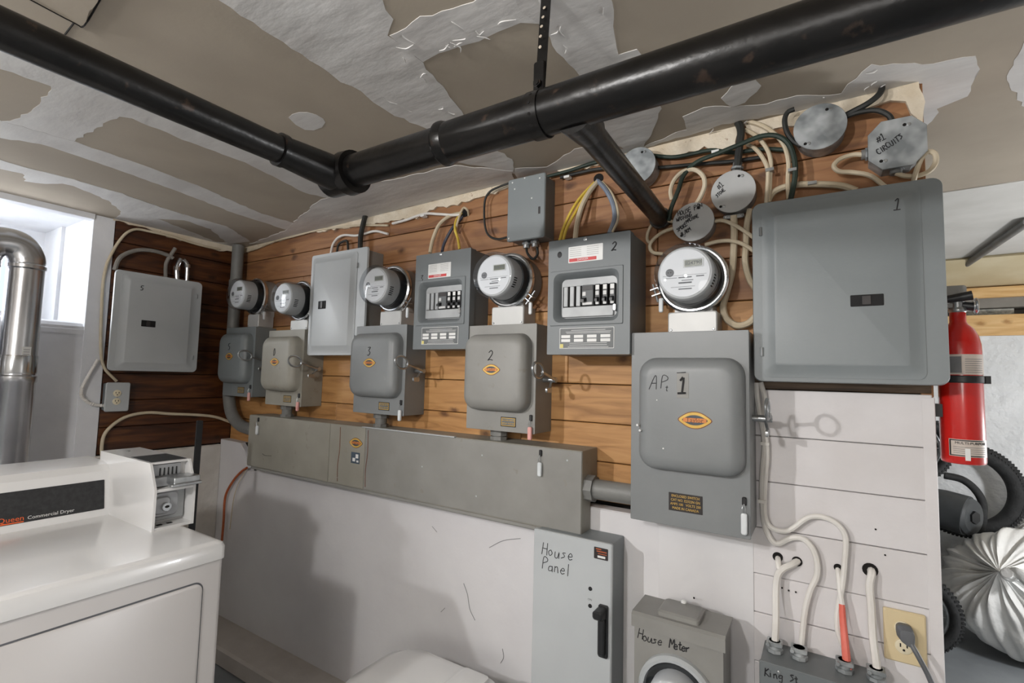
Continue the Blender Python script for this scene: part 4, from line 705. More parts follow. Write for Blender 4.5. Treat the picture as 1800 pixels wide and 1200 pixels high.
cable('thick cream cable rising from the smaller breaker box, beside a navy cable', [(-1.304, 1.44, 1.853), (-1.305, 1.455, 1.912), (-1.288, 1.47, 1.972), (-1.251, 1.488, 2.007), (-1.201, 1.505, 2.018)], .0075, 'cable_cream')
cable('navy cable into the top of the breaker box marked 3', [(-1.242, 1.44, 1.851), (-1.246, 1.46, 1.895), (-1.221, 1.475, 1.952), (-1.189, 1.505, 2.007)], .006, 'cable_navy')
cable('yellow cable into the top of the breaker box marked 3', [(-1.155, 1.44, 1.849), (-1.177, 1.455, 1.896), (-1.201, 1.465, 1.942), (-1.21, 1.485, 1.988), (-1.193, 1.505, 2.019)], .0055, 'cable_yellow')
cable('cream cable hooked over into the hole above the breaker box marked 3', [(-1.213, 1.48, 1.934), (-1.185, 1.465, 1.979), (-1.168, 1.47, 2.021), (-1.153, 1.48, 2.012), (-1.166, 1.505, 1.999)], .0045, 'cable_cream')
cable('white cable running left along the wall top from the hole above box 3', [(-1.192, 1.486, 2.004), (-1.235, 1.486, 2.009), (-1.31, 1.486, 2.025), (-1.388, 1.486, 2.038), (-1.485, 1.486, 2.028), (-1.57, 1.486, 2.024)], .0055, 'cable_white')
B('hole', 'dark_hole', wall_back, lambda bm: lathe(bm, MW, *[(-1.18, 1.5, 2.013)][0][::2], [(.017, 0), (.016, .003)], 16))
B('hole', 'dark_hole', wall_back, lambda bm: lathe(bm, MW, *[(-0.618, 1.5, 2.04)][0][::2], [(.018, 0), (.017, .003)], 16))
cable('thin black cable looping left of the small junction box', [(-0.957, 1.47, 2.08), (-0.999, 1.47, 2.075), (-1.04, 1.47, 2.065), (-1.063, 1.47, 2.038), (-1.066, 1.47, 1.984), (-1.059, 1.47, 1.928), (-1.04, 1.47, 1.894), (-1.001, 1.47, 1.876), (-0.951, 1.47, 1.878)], .0042, 'cable_black')
cable('black cable drooping from the small junction box towards the meter below', [(-0.871, 1.46, 1.836), (-0.863, 1.455, 1.804), (-0.842, 1.46, 1.782), (-0.83, 1.47, 1.801), (-0.835, 1.47, 1.83)], .0045, 'cable_black')
cable('left strand of the yellow cables above the breaker box marked 2', [(-0.719, 1.42, 1.821), (-0.717, 1.44, 1.866), (-0.696, 1.455, 1.926), (-0.669, 1.475, 1.98), (-0.629, 1.505, 2.036)], .0052, 'cable_yellow')
cable('right strand of the yellow cables above the breaker box marked 2', [(-0.706, 1.42, 1.821), (-0.702, 1.435, 1.863), (-0.677, 1.45, 1.921), (-0.654, 1.47, 1.976), (-0.627, 1.505, 2.034)], .0048, 'cable_yellow')
cable('thick cream cable between the yellow and slate cables above a breaker box', [(-0.663, 1.42, 1.819), (-0.665, 1.435, 1.871), (-0.657, 1.45, 1.931), (-0.64, 1.475, 1.989), (-0.62, 1.505, 2.035)], .0085, 'cable_cream')
cable('slate-gray cable bowing right into the breaker box marked 2', [(-0.547, 1.42, 1.822), (-0.539, 1.44, 1.872), (-0.547, 1.45, 1.922), (-0.578, 1.47, 1.981), (-0.625, 1.505, 2.039)], .0075, 'cable_slate')
cable('cream cable alongside the slate-gray cable at the breaker box marked 2', [(-0.538, 1.42, 1.824), (-0.527, 1.44, 1.87), (-0.535, 1.45, 1.917), (-0.562, 1.47, 1.973), (-0.612, 1.505, 2.035)], .004, 'cable_cream')
c_ = cable('upper dark green cable run along the top of the wall', [(-0.804, 1.482, 2.079), (-0.72, 1.482, 2.082), (-0.636, 1.482, 2.09), (-0.547, 1.482, 2.09), (-0.462, 1.482, 2.08), (-0.374, 1.482, 2.053), (-0.315, 1.482, 2.049), (-0.259, 1.482, 2.048), (-0.198, 1.482, 2.027), (-0.125, 1.482, 2.02), (-0.056, 1.482, 2.001)], .0062, 'cable_green')
cable('lower black cable run along the top of the wall', [(-0.753, 1.484, 2.066), (-0.678, 1.484, 2.068), (-0.596, 1.484, 2.065), (-0.481, 1.484, 2.04), (-0.4, 1.484, 2.027), (-0.34, 1.484, 2.02), (-0.267, 1.484, 2.011), (-0.198, 1.484, 2.002), (-0.125, 1.484, 1.998)], .006, 'cable_black')
for p in [(-0.723, 1.48, 2.058), (-1.382, 1.48, 2.025), (-0.246, 1.48, 2.037)]: clip(c_, p, 'sticker_white')
cable('dark green cable sweeping over from the round box to the panel marked 1', [(-0.379, 1.47, 1.851), (-0.368, 1.46, 1.886), (-0.348, 1.46, 1.935), (-0.332, 1.46, 1.979), (-0.295, 1.46, 2.011), (-0.231, 1.455, 2.023), (-0.171, 1.45, 2.034), (-0.122, 1.45, 2.043), (-0.083, 1.45, 2.032), (-0.057, 1.45, 2), (-0.046, 1.45, 1.952), (-0.047, 1.45, 1.906), (-0.057, 1.455, 1.856)], .0068, 'cable_green')
cable('thick dark cable dropping from the ceiling to the round #1 Stove box', [(-0.208, 1.5, 2.143), (-0.191, 1.48, 2.122), (-0.177, 1.465, 2.081), (-0.18, 1.46, 2.035), (-0.188, 1.465, 1.965)], .0105, 'cable_black')
cable('first cream cable from the ceiling hole, nearest the galvanised round plate', [(-0.173, 1.485, 2.118), (-0.13, 1.475, 2.089), (-0.095, 1.465, 2.051), (-0.071, 1.465, 2.011), (-0.061, 1.46, 1.96), (-0.063, 1.46, 1.913), (-0.062, 1.46, 1.859)], .0058, 'cable_cream')
cable('second cream cable from the ceiling hole, bending into a clip', [(-0.167, 1.48, 2.086), (-0.137, 1.47, 2.054), (-0.112, 1.465, 2.01), (-0.103, 1.465, 1.971), (-0.105, 1.465, 1.931), (-0.108, 1.465, 1.86)], .0056, 'cable_cream')
cable('third cream cable of the bundle, leaving the wall below the others', [(-0.163, 1.49, 2.046), (-0.138, 1.475, 2.017), (-0.119, 1.465, 1.979), (-0.11, 1.458, 1.946), (-0.111, 1.458, 1.906), (-0.115, 1.46, 1.857)], .0056, 'cable_cream')
c_ = cable('thick cream cable clipped above the panel marked 1, curving down at its left', [(-0.111, 1.47, 1.867), (-0.098, 1.475, 1.889), (-0.07, 1.475, 1.899), (-0.031, 1.475, 1.898), (0.02, 1.475, 1.888), (0.057, 1.475, 1.877), (0.086, 1.475, 1.859)], .0085, 'cable_cream')
for p in [(-0.105, 1.458, 1.945), (-0.052, 1.452, 1.931), (-0.008, 1.472, 1.894)]: clip(c_, p)
cable('cream cable loop standing above the plate with three lines of writing', [(-0.373, 1.485, 1.921), (-0.374, 1.475, 1.945), (-0.361, 1.465, 1.971), (-0.335, 1.46, 1.99), (-0.303, 1.46, 1.99), (-0.279, 1.46, 1.968), (-0.273, 1.46, 1.938), (-0.284, 1.46, 1.906), (-0.3, 1.46, 1.88)], .0066, 'cable_cream')
cable('lower cream cable loop left of the plate with three lines of writing', [(-0.364, 1.47, 1.826), (-0.396, 1.47, 1.818), (-0.427, 1.475, 1.8), (-0.437, 1.475, 1.78), (-0.426, 1.475, 1.76), (-0.398, 1.48, 1.754)], .0054, 'cable_cream')
cable('upper cream cable loop left of the plate with three lines of writing', [(-0.365, 1.475, 1.847), (-0.394, 1.48, 1.858), (-0.426, 1.485, 1.857), (-0.444, 1.485, 1.834), (-0.449, 1.49, 1.807), (-0.439, 1.492, 1.794)], .005, 'cable_cream')
cable('long thick cream cable dropping from the #1 Stove box past the rightmost meter', [(-0.197, 1.465, 1.838), (-0.198, 1.475, 1.789), (-0.2, 1.475, 1.732), (-0.205, 1.475, 1.675), (-0.219, 1.475, 1.62), (-0.228, 1.475, 1.58), (-0.219, 1.475, 1.547), (-0.193, 1.475, 1.527), (-0.164, 1.475, 1.532), (-0.143, 1.475, 1.552)], .0095, 'cable_cream')
cable('cream cable running down the left edge of the panel marked 1', [(-0.157, 1.478, 1.852), (-0.165, 1.475, 1.808), (-0.168, 1.475, 1.752), (-0.17, 1.475, 1.701), (-0.159, 1.475, 1.652), (-0.142, 1.475, 1.622)], .0085, 'cable_cream')
cable('cream cable from the written round plate slanting into the panel marked 1', [(-0.246, 1.47, 1.83), (-0.224, 1.465, 1.826), (-0.196, 1.46, 1.809), (-0.167, 1.46, 1.785), (-0.133, 1.465, 1.753)], .0054, 'cable_cream')
cable('cream cable arching from behind the rightmost meter to the panel marked 1', [(-0.274, 1.47, 1.764), (-0.239, 1.465, 1.768), (-0.204, 1.46, 1.764), (-0.171, 1.46, 1.749), (-0.133, 1.465, 1.717)], .0056, 'cable_cream')
cable('black cable bowed down the left side of the galvanised round plate', [(-0.045, 1.455, 2.1), (-0.061, 1.455, 2.095), (-0.068, 1.455, 2.074), (-0.063, 1.455, 2.041), (-0.049, 1.455, 2.013), (-0.031, 1.455, 1.996)], .0066, 'cable_black')
cable('black cable rising from the galvanised round plate to the ceiling', [(0.062, 1.465, 2.055), (0.084, 1.46, 2.061), (0.113, 1.455, 2.07), (0.136, 1.46, 2.089), (0.144, 1.475, 2.114), (0.134, 1.49, 2.136)], .0075, 'cable_black')
cable('black cable between the galvanised round plate and the octagonal box', [(0.065, 1.465, 2.053), (0.095, 1.46, 2.055), (0.129, 1.455, 2.048), (0.153, 1.455, 2.029), (0.161, 1.46, 2.01)], .0066, 'cable_black')
cable('cream cable curving from the left of the octagonal box into the panel marked 1', [(0.105, 1.465, 1.944), (0.082, 1.465, 1.95), (0.054, 1.465, 1.945), (0.04, 1.465, 1.93), (0.051, 1.465, 1.913), (0.081, 1.465, 1.904), (0.115, 1.465, 1.888), (0.146, 1.465, 1.852)], .0058, 'cable_cream')
cable('cream cable looped below the right of the octagonal box', [(0.165, 1.465, 1.885), (0.181, 1.465, 1.875), (0.204, 1.462, 1.869), (0.226, 1.46, 1.875), (0.238, 1.46, 1.893), (0.237, 1.458, 1.914), (0.223, 1.456, 1.921), (0.211, 1.455, 1.905), (0.2, 1.455, 1.871), (0.198, 1.465, 1.859)], .0058, 'cable_cream')
for nm, p, q in (('a connector', [(0.098, 1.468, 1.946)][0], [(0.116, 1.468, 1.946)][0]), ('b', [(0.165, 1.468, 1.883)][0], [(0.166, 1.468, 1.906)][0]), ('c', [(-0.186, 1.468, 1.988)][0], [(-0.189, 1.468, 1.959)][0])):
    lab = {'a connector': 'gray cable connector at the left of the octagonal box', 'b': 'gray cable connector under the octagonal box', 'c': 'gray connector on top of the round #1 Stove box'}[nm]
    t = thing('cable_connector', p, lab, 'connector', 'cable connectors on the junction boxes')
    B('sleeve', 'conduit_gray', t, lambda bm: rod(bm, p, q, .0125, seg=14)); B('lock_nut', 'galvanised', t, lambda bm: rod(bm, Vector(p) * .55 + Vector(q) * .45, Vector(p) * .35 + Vector(q) * .65, .0165, seg=8))
t = thing('cable_strap', [(-0.197, 1.47, 1.833)][0], 'steel two-hole strap under the round #1 Stove box', 'strap')
B('strap_plate', 'zinc', t, lambda bm: slab(bm, MW, -.225, -.170, 1.829, 1.841, .026, .036, .005))
for u in (-.218, -.177): screw(t, MW, u, 1.835, .036, .004)
# lower right: cables below panel 1
R0 = 1.488
c_ = cable('cream cable from under the panel marked 1, looping low to the middle connector', [(-0.146, 1.484, 1.37), (-0.145, 1.484, 1.335), (-0.138, 1.484, 1.282), (-0.131, 1.484, 1.241), (-0.128, 1.484, 1.201), (-0.133, 1.484, 1.145), (-0.136, 1.484, 1.086), (-0.135, 1.484, 1.049), (-0.131, 1.484, 0.998), (-0.119, 1.484, 0.965), (-0.101, 1.484, 0.952), (-0.069, 1.484, 0.973), (-0.043, 1.484, 0.975), (-0.023, 1.484, 0.956), (-0.014, 1.484, 0.925), (-0.015, 1.484, 0.889), (-0.029, 1.484, 0.852), (-0.041, 1.484, 0.801), (-0.048, 1.484, 0.739), (-0.052, 1.484, 0.69)], .0072, 'cable_white')
cable('cream cable from under the panel marked 1, arching high to the right', [(-0.136, 1.482, 1.371), (-0.127, 1.482, 1.328), (-0.129, 1.482, 1.275), (-0.125, 1.482, 1.222), (-0.123, 1.482, 1.177), (-0.128, 1.482, 1.117), (-0.131, 1.482, 1.057), (-0.128, 1.482, 1.011), (-0.113, 1.482, 0.99), (-0.087, 1.482, 0.987), (-0.066, 1.482, 0.998), (-0.038, 1.482, 1.026), (-0.016, 1.482, 1.037), (0.013, 1.482, 1.035), (0.035, 1.482, 1.021), (0.047, 1.482, 0.994), (0.044, 1.482, 0.938), (0.038, 1.482, 0.88), (0.028, 1.482, 0.82), (0.027, 1.482, 0.772), (0.039, 1.482, 0.731), (0.043, 1.482, 0.7)], .0066, 'cable_white')
for p in [(-0.127, 1.484, 1.208), (-0.135, 1.484, 1.056)]: clip(c_, p, 'cable_white')
cable('white painted cable from the twin holes into the first connector', [(-0.054, 1.505, 0.914), (-0.069, 1.485, 0.906), (-0.089, 1.478, 0.893), (-0.101, 1.475, 0.873), (-0.105, 1.47, 0.834), (-0.105, 1.455, 0.765), (-0.109, 1.45, 0.693)], .0085, 'cable_white')
cable('short white painted cable poking from the hole above the first connector', [(-0.102, 1.505, 0.913), (-0.1, 1.485, 0.905), (-0.098, 1.478, 0.89)], .007, 'cable_white')
t = thing('cable', [(0.042, 1.47, 0.686)][0], 'white cable with a salmon-red lower length entering the third connector', 'cable')
B('white_sheath', 'cable_white', t, lambda bm: tube(bm, [(0.029, 1.505, 0.916), (0.031, 1.488, 0.899), (0.033, 1.48, 0.865), (0.037, 1.475, 0.833)], .0062, 8, 5))
B('salmon_sheath', 'cable_salmon', t, lambda bm: tube(bm, [(0.036, 1.475, 0.838), (0.037, 1.468, 0.803), (0.039, 1.46, 0.774), (0.041, 1.452, 0.739), (0.044, 1.45, 0.693)], lambda q: .0065 + .003 * q, 9, 5))
cable('thick white painted cable from the big round hole into the last connector', [(0.097, 1.505, 0.925), (0.097, 1.484, 0.921), (0.092, 1.478, 0.893), (0.094, 1.475, 0.846), (0.095, 1.465, 0.782), (0.099, 1.455, 0.73), (0.101, 1.45, 0.702)], .0085, 'cable_white')
for (p, r_) in (([(-0.102, 1.5, 0.914)][0], .012), ([(-0.058, 1.5, 0.912)][0], .012), ([(0.03, 1.5, 0.916)][0], .009), ([(0.095, 1.5, 0.925)][0], .016)): B('hole', 'dark_hole', wall_back, lambda bm: lathe(bm, MW, p[0], p[2], [(r_, 0), (r_, .003)], 16))
for p in [(0.108, 1.5, 1.023), (0.125, 1.5, 0.966), (-0.093, 1.5, 0.837), (-0.078, 1.5, 0.834), (-0.062, 1.5, 0.834)]: B('nail_hole', 'dark_hole', wall_back, lambda bm: lathe(bm, MW, p[0], p[2], [(.0022, 0), (.0018, .003)], 8))
# sparse black nail head in the plaster
for p in [(-0.303, 1.449, 0.776)]: B('nail_hole', 'dark_hole', wall_back, lambda bm: lathe(bm, MW, p[0], p[2], [(.0028, .05), (.002, .052)], 8))

# duplex outlets -----------------------------------------------------------------------
def duplex(parent, fr, u, v, w, s=1.0, m='ivory'):
    for k in (1, -1):
        r_ = B('receptacle', m, parent, lambda bm: lathe(bm, fr, u, v + k * .0195 * s, [(.0165 * s, w), (.016 * s, w + .003), (.015 * s, w + .0035)], 24, sx=1.0))
        for du in (-.006, .006): B('slot', 'dark_hole', r_, lambda bm: slab(bm, fr, u + (du - .0012) * s, u + (du + .0012) * s, v + (k * .0195 - .001) * s, v + (k * .0195 + .007) * s, w + .003, w + .0042, .0003, .0001, 1))
        B('ground_slot', 'dark_hole', r_, lambda bm: lathe(bm, fr, u, v + (k * .0195 - .007) * s, [(.0026 * s, w + .003), (.0024 * s, w + .0042)], 10))
    screw(parent, fr, u, v, w, .003)
ou, ov = 1.0, 1.262
p = [(-2.745, 0.906, 1.298), (-2.745, 0.999, 1.165), (-2.745, 0.951, 1.23)]
t = thing('outlet_box', LW(p[2][1], p[1][2], .02), 'small gray surface outlet box with an ivory duplex receptacle on the dark boards', 'outlet')
B('handy_box', 'gray_blue', t, lambda bm: slab(bm, LW, p[0][1] + .004, p[1][1] - .004, p[1][2] + .004, p[0][2] - .004, .001, .040, .006))
B('face_plate', 'gray_light', t, lambda bm: slab(bm, LW, p[0][1], p[1][1], p[1][2], p[0][2], .038, .046, .008, .003))
duplex(t, LW, p[2][1] - .002, p[2][2], .046, .95)
q = [(0.117, 1.5, 0.844), (0.201, 1.5, 0.849), (0.191, 1.5, 0.731), (0.118, 1.5, 0.729)]
x0, x1, z0, z1 = -.005 + (q[0][0] + q[3][0]) / 2 + .005, (q[1][0] + q[2][0]) / 2, (q[3][2] + q[2][2]) / 2, (q[0][2] + q[1][2]) / 2
t = thing('wall_outlet', MW((x0 + x1) / 2, z0, .005), 'beige wall outlet at the wall end with a gray plug in its upper socket', 'outlet')
B('wall_plate', 'beige_plate', t, lambda bm: slab(bm, MW, x0, x1, z0, z1, .001, .009, .004, .003))
duplex(t, MW, (x0 + x1) / 2 - .003, (z0 + z1) / 2, .009, 1.02)
t = thing('power_plug', MW((x0 + x1) / 2, .6, .03), 'gray plug and cord in the beige wall outlet', 'plug')
pu, pv = (x0 + x1) / 2 - .003, (z0 + z1) / 2 + .020
B('plug_body', 'cord_gray', t, lambda bm: loft(bm, MW, [(pu - .014, pu + .016, pv - .016, pv + .014, .010, .0125), (pu - .014, pu + .017, pv - .018, pv + .014, .010, .026), (pu - .008, pu + .018, pv - .022, pv + .006, .008, .036), (pu + .002, pu + .016, pv - .026, pv - .012, .006, .040)], 5))
B('cord', 'cord_gray', t, lambda bm: tube(bm, [MW(pu + .010, pv - .018, .034), MW(pu + .022, pv - .040, .044), MW(pu + .040, pv - .080, .050), MW(pu + .052, pv - .13, .05), MW(pu + .055, pv - .25, .04), MW(pu + .04, pv - .38, .03)], .0055, 10, 6))


# ================================================================== drain pipes under the ceiling
t = thing('drain_pipe', (-.5, .85, 1.86), 'black cast-iron drain pipe crossing under the ceiling towards the right', 'pipe')
PY, PZ = .77, 1.860
B('pipe_run', 'cast_iron', t, lambda bm: (rod(bm, (-1.0, PY, PZ), (-.64, PY, PZ), .0385, seg=28), rod(bm, (-.665, PY, PZ), (1.9, PY, PZ + .012), .0415, seg=28)))
B('coupling', 'cast_iron', t, lambda bm: tube(bm, [(-.678, PY, PZ), (-.670, PY, PZ), (-.663, PY, PZ), (-.650, PY, PZ)], lambda q: (.040, .046, .046, .0415)[min(int(q * 4), 3)], 28, 1))
B('tee_fitting', 'cast_iron', t, lambda bm: (rod(bm, (-1.040, PY, PZ - .002), (-.960, PY, PZ - .002), .047, seg=28), rod(bm, (-.975, PY, PZ - .002), (-.948, PY, PZ - .002), .053, .051, 28), rod(bm, (-1.048, PY, PZ - .002), (-1.036, PY, PZ - .002), .036, seg=20)))
B('branch_stub', 'cast_iron', t, lambda bm: (rod(bm, (-.368, PY, PZ - .014), (-.370, PY + .08, PZ - .012), .038, .031, seg=24)))
t = thing('drain_pipe', (-1.0, .3, 1.82), 'black cast-iron pipe along the upper left, joining the larger drain pipe', 'pipe')
B('pipe_run', 'cast_iron', t, lambda bm: rod(bm, (-.998, -2.2, 1.858), (-.998, PY - .03, 1.855), .0305, seg=24))
B('hub', 'cast_iron', t, lambda bm: (rod(bm, (-.998, .600, 1.855), (-.998, .613, 1.855), .0365, seg=24), rod(bm, (-.998, .613, 1.855), (-.998, .745, 1.855), .0335, .042, 24)))
t = thing('drain_pipe', (-.42, 1.2, 1.83), 'thin black branch pipe running from the drain pipe into the plank wall', 'pipe')
B('pipe_run', 'cast_iron', t, lambda bm: rod(bm, (-.370, PY + .06, 1.846), (-.408, 1.52, 1.868), .0270, seg=20))
B('wall_collar', 'cast_iron', t, lambda bm: rod(bm, (-.407, 1.478, 1.867), (-.408, 1.499, 1.868), .033, seg=20))
# perforated strap hanger
t = thing('pipe_hanger', (-.43, PY, 1.81), 'perforated black metal strap hanging the drain pipe from the ceiling', 'pipe hanger')
HX = -.436
B('loop_band', 'cast_iron', t, lambda bm: loops(bm, [[Vector((HX + dx, PY + (.0425 + dr) * math.cos(2 * math.pi * i / 36), PZ + (.0425 + dr) * math.sin(2 * math.pi * i / 36))) for i in range(36)] for dx, dr in ((-.013, -.001), (-.013, .0015), (.013, .0015), (.013, -.001))], (False, False)))
def strapf(bm):
    loft(bm, lambda u, v, w: Vector((HX + u + .010 * (v - 1.90) / .2, PY - .006 + w + .004 * math.sin(v * 40), v)), [(-.0105, .0105, 1.898, 2.104, .001, 0), (-.0105, .0105, 1.898, 2.104, .001, .0022)], 1)
B('strap', 'cast_iron', t, strapf)
B('strap_lap', 'cast_iron', t, lambda bm: slab(bm, lambda u, v, w: Vector((HX + u, PY - .006 - w, v)), -.0115, .0115, 1.890, 1.962, 0, .003, .004))
for v in (1.94, 1.985, 2.005, 2.025, 2.045, 2.065): B('strap_hole', 'drywall' if v > 1.97 else 'zinc', t, lambda bm: lathe(bm, lambda u, q, w: Vector((HX + u + .010 * (q - 1.90) / .2, PY - .0095 - w + .004 * math.sin(q * 40), q)), 0, v, [(.003, 0), (.003, .0008)], 10))
B('strap_bolt', 'cast_iron', t, lambda bm: (rod(bm, (HX, PY - .018, 1.916), (HX, PY + .012, 1.916), .005, seg=8), rod(bm, (HX, PY - .016, 1.916), (HX, PY - .010, 1.916), .008, seg=6)))
for k in range(4):
    a = math.radians(150 + k * 26); c = Vector((HX, PY + .0443 * math.cos(a), PZ + .0443 * math.sin(a))); nrm = Vector((0, math.cos(a), math.sin(a)))
    B('strap_hole', 'dark_hole', t, lambda bm: rod(bm, c - nrm * .001, c + nrm * .0004, .003, seg=8))

# ================================================================== dryer corner
DX0, DX1, DY0, DY1, DZ = -2.06, -1.339, .015, .731, .92
t = thing('clothes_dryer', ((DX0 + DX1) / 2, (DY0 + DY1) / 2, 0), 'white commercial clothes dryer with a black console strip', 'dryer')
TOPF = lambda u, v, w: Vector((u, v, w))
B('cabinet', 'dryer_front', t, lambda bm: loft(bm, TOPF, [(DX0, DX1 - .004, DY0 + .004, DY1 - .004, .012, .012), (DX0, DX1 - .004, DY0 + .004, DY1 - .004, .012, .872)], 5))
B('worktop', 'dryer_white', t, lambda bm: loft(bm, TOPF, [(DX0, DX1, DY0, DY1, .014, .874), (DX0, DX1, DY0, DY1, .014, .905), (DX0 + .002, DX1 - .004, DY0 + .004, DY1 - .004, .014, .914), (DX0 + .006, DX1 - .012, DY0 + .012, DY1 - .012, .014, .919), (DX0 + .008, DX1 - .020, DY0 + .020, DY1 - .020, .014, .920)], 6))
FR = lambda u, v, w: Vector((DX1 - .004 + w, u, v))
B('front_seam', 'cord_gray', t, lambda bm: loft(bm, FR, [(DY0 + .05, DY1 - .052, .10, .832, .022, -.002), (DY0 + .05, DY1 - .052, .10, .832, .022, .0006)], 6))
B('front_panel', 'dryer_front', t, lambda bm: loft(bm, FR, [(DY0 + .053, DY1 - .055, .103, .828, .020, -.002), (DY0 + .053, DY1 - .055, .103, .828, .020, .003), (DY0 + .056, DY1 - .058, .106, .825, .020, .005)], 6))
cs = B('console', 'dryer_white', t, lambda bm: loops(bm, [[Vector((x, y, z)) for x, z in ((-2.05, .919), (-1.845, .919), (-1.846, .930), (-1.868, 1.050), (-1.885, 1.068), (-1.92, 1.074), (-2.05, 1.074))] for y in (DY0 + .01, .640, .645)]))
def CF(u, v, w):    # console face: u along y, v up the slope, w out
    d = Vector((-.022, 0, .120)).normalized(); n = Vector((d.z, 0, -d.x)); return Vector((-1.846, u, .930)) + d * v + n * w
B('console_strip', 'dryer_panel', cs, lambda bm: slab(bm, CF, DY0 + .03, .630, .010, .096, 0, .0015, .002, .0004))
printed(cs, 'Commercial Dryer', CF, .459, .0205, .0018, .0130, 'sticker_white', 'LEFT'); printed(cs, 'Speed Queen', CF, .453, .0225, .0018, .019, 'dryer_orange', 'RIGHT')
B('orange_rule', 'dryer_orange', cs, lambda bm: slab(bm, CF, DY0 + .05, .452, .0115, .0145, .001, .002, .0005, .0001, 1))
t = thing('coin_box', (-1.75, .70, DZ), 'white coin meter box standing on the dryer beside its console', 'coin box')
CY0, CY1, CZ1 = .642, .748, 1.102
prof = ((-1.945, DZ), (-1.557, DZ), (-1.557, 1.030), (-1.560, 1.036), (-1.597, CZ1), (-1.945, CZ1))
def _coin(bm):
    # hollow front: side cheeks, roof, floor and a recessed face
    for a, b in ((CY0, CY0 + .006), (CY1 - .006, CY1)): loops(bm, [[Vector((x, y, z)) for x, z in prof] for y in (a, b)])
    box(bm, -1.944, -1.600, CY0 + .0055, CY1 - .0055, CZ1 - .006, CZ1 - .0001); box(bm, -1.944, -1.558, CY0 + .0055, CY1 - .0055, DZ + .0001, DZ + .008); box(bm, -1.943, -1.615, CY0 + .0055, CY1 - .0055, DZ + .0075, CZ1 - .0055)
B('shell', 'dryer_white', t, _coin)
B('top_sticker', 'dryer_panel', t, lambda bm: slab(bm, TOPF, -1.745, -1.610, CY0 + .008, CY1 - .006, CZ1 - .001, CZ1 + .0008, .002, .0002))
B('top_lock', 'zinc', t, lambda bm: vlathe(bm, -1.875, .690, [(.006, CZ1), (.005, CZ1 + .002)], 10))
CFR = lambda u, v, w: Vector((-1.615 + w, u, v))
sl = B('coin_chute', 'coin_gray', t, lambda bm: (slab(bm, CFR, CY0 + .008, CY1 - .022, 1.060, 1.094, 0, .010, .004), slab(bm, CFR, CY0 + .007, CY1 - .012, 1.034, 1.060, 0, .030, .003)))
for k in range(5): B('coin_slot', 'black_plastic', sl, lambda bm: slab(bm, CFR, CY0 + .028 + k * .0105, CY0 + .0315 + k * .0105, 1.062, 1.084, .009, .0115, .001, .0003, 1))
B('coin_slide', 'zinc', t, lambda bm: (slab(bm, CFR, CY0 + .040, CY1 + .002, 1.040, 1.062, .02, .075, .003), slab(bm, CFR, CY0 + .030, CY1 + .004, 1.038, 1.046, .06, .085, .003)))
B('ledge', 'dryer_white', t, lambda bm: slab(bm, CFR, CY0 + .005, CY1 - .005, 1.024, 1.032, 0, .056, .001))
vl = B('vault_door', 'coin_gray', t, lambda bm: slab(bm, CFR, CY0 + .007, CY1 - .030, .948, 1.018, 0, .028, .012, .004))
B('vault_frame', 'gray_light', t, lambda bm: slab(bm, CFR, CY0 + .006, CY1 - .008, .936, 1.024, 0, .012, .002))
B('lock_boss', 'coin_gray', vl, lambda bm: slab(bm, CFR, CY0 + .010, CY0 + .052, .958, 1.006, .026, .036, .010, .003))
B('lock_cylinder', 'chrome', vl, lambda bm: lathe(bm, CFR, CY0 + .040, .978, [(.0125, .034), (.0125, .042), (.011, .044)], 20))
B('keyhole', 'dark_hole', vl, lambda bm: lathe(bm, CFR, CY0 + .040, .979, [(.004, .0435), (.0035, .0448)], 10, sx=1.6))
for u in (CY0 + .022, CY0 + .048): B('vent_slot', 'dark_hole', t, lambda bm: slab(bm, TOPF, -1.592, -1.580, u, u + .014, DZ + .0075, DZ + .0088, .002, .0002))
B('dark_bar', 'black_plastic', None, lambda bm: loft(bm, lambda u, v, w: Vector((-2.10 + (v - .9) * .02 + w, 1.005 + u + (v - .9) * -.005, v)), [(-.011, .011, .02, 1.165, .003, -.004), (-.011, .011, .02, 1.165, .003, .004)], 3), label='narrow black metal bar standing upright behind the dryer', cat='metal bar')

# duct in the corner behind the dryer
t = thing('vent_duct', (-2.62, .57, 0), 'shiny metal vent duct rising behind the dryer, bending at its top', 'duct')
dp = [(-2.6, 0.576, 1.458)][0]
DCX, DCY, DR = -2.60, dp[1], .056
B('lower_section', 'duct_metal', t, lambda bm: vlathe(bm, DCX, DCY, [(DR + .001, .001), (DR + .001, 1.30), (DR + .004, 1.305), (DR + .004, 1.325), (DR, 1.33), (DR, 1.345)], 36))
B('upper_section', 'duct_metal', t, lambda bm: vlathe(bm, DCX, DCY, [(DR - .001, 1.33), (DR - .001, 1.735), (DR + .003, 1.74), (DR + .003, 1.752), (DR - .001, 1.758), (DR - .001, 1.77)], 36))
B('elbow', 'duct_metal', t, lambda bm: tube(bm, [(DCX, DCY, 1.76), (DCX, DCY - .004, 1.785), (DCX, DCY - .020, 1.815), (DCX, DCY - .045, 1.828), (DCX, DCY - .085, 1.825), (DCX, DCY - .115, 1.800), (DCX, DCY - .125, 1.765)], DR + .001, 32, 5))
B('down_section', 'duct_metal', t, lambda bm: vlathe(bm, DCX, DCY - .125, [(DR, 1.05), (DR, 1.77)], 32))
B('foil_tape', 'chrome', t, lambda bm: vlathe(bm, DCX, DCY, [(DR + .0015, 1.335), (DR + .0025, 1.34), (DR + .0025, 1.40), (DR + .0015, 1.405)], 36))
st = B('duct_sticker', 'sticker_white', t, lambda bm: loft(bm, lambda u, v, w: Vector((DCX + (DR + w) * math.cos(u), DCY + (DR + w) * math.sin(u), v)), [(-.05, .42, 1.40, 1.437, .002, -.001), (-.05, .42, 1.40, 1.437, .002, .0012)], 2))
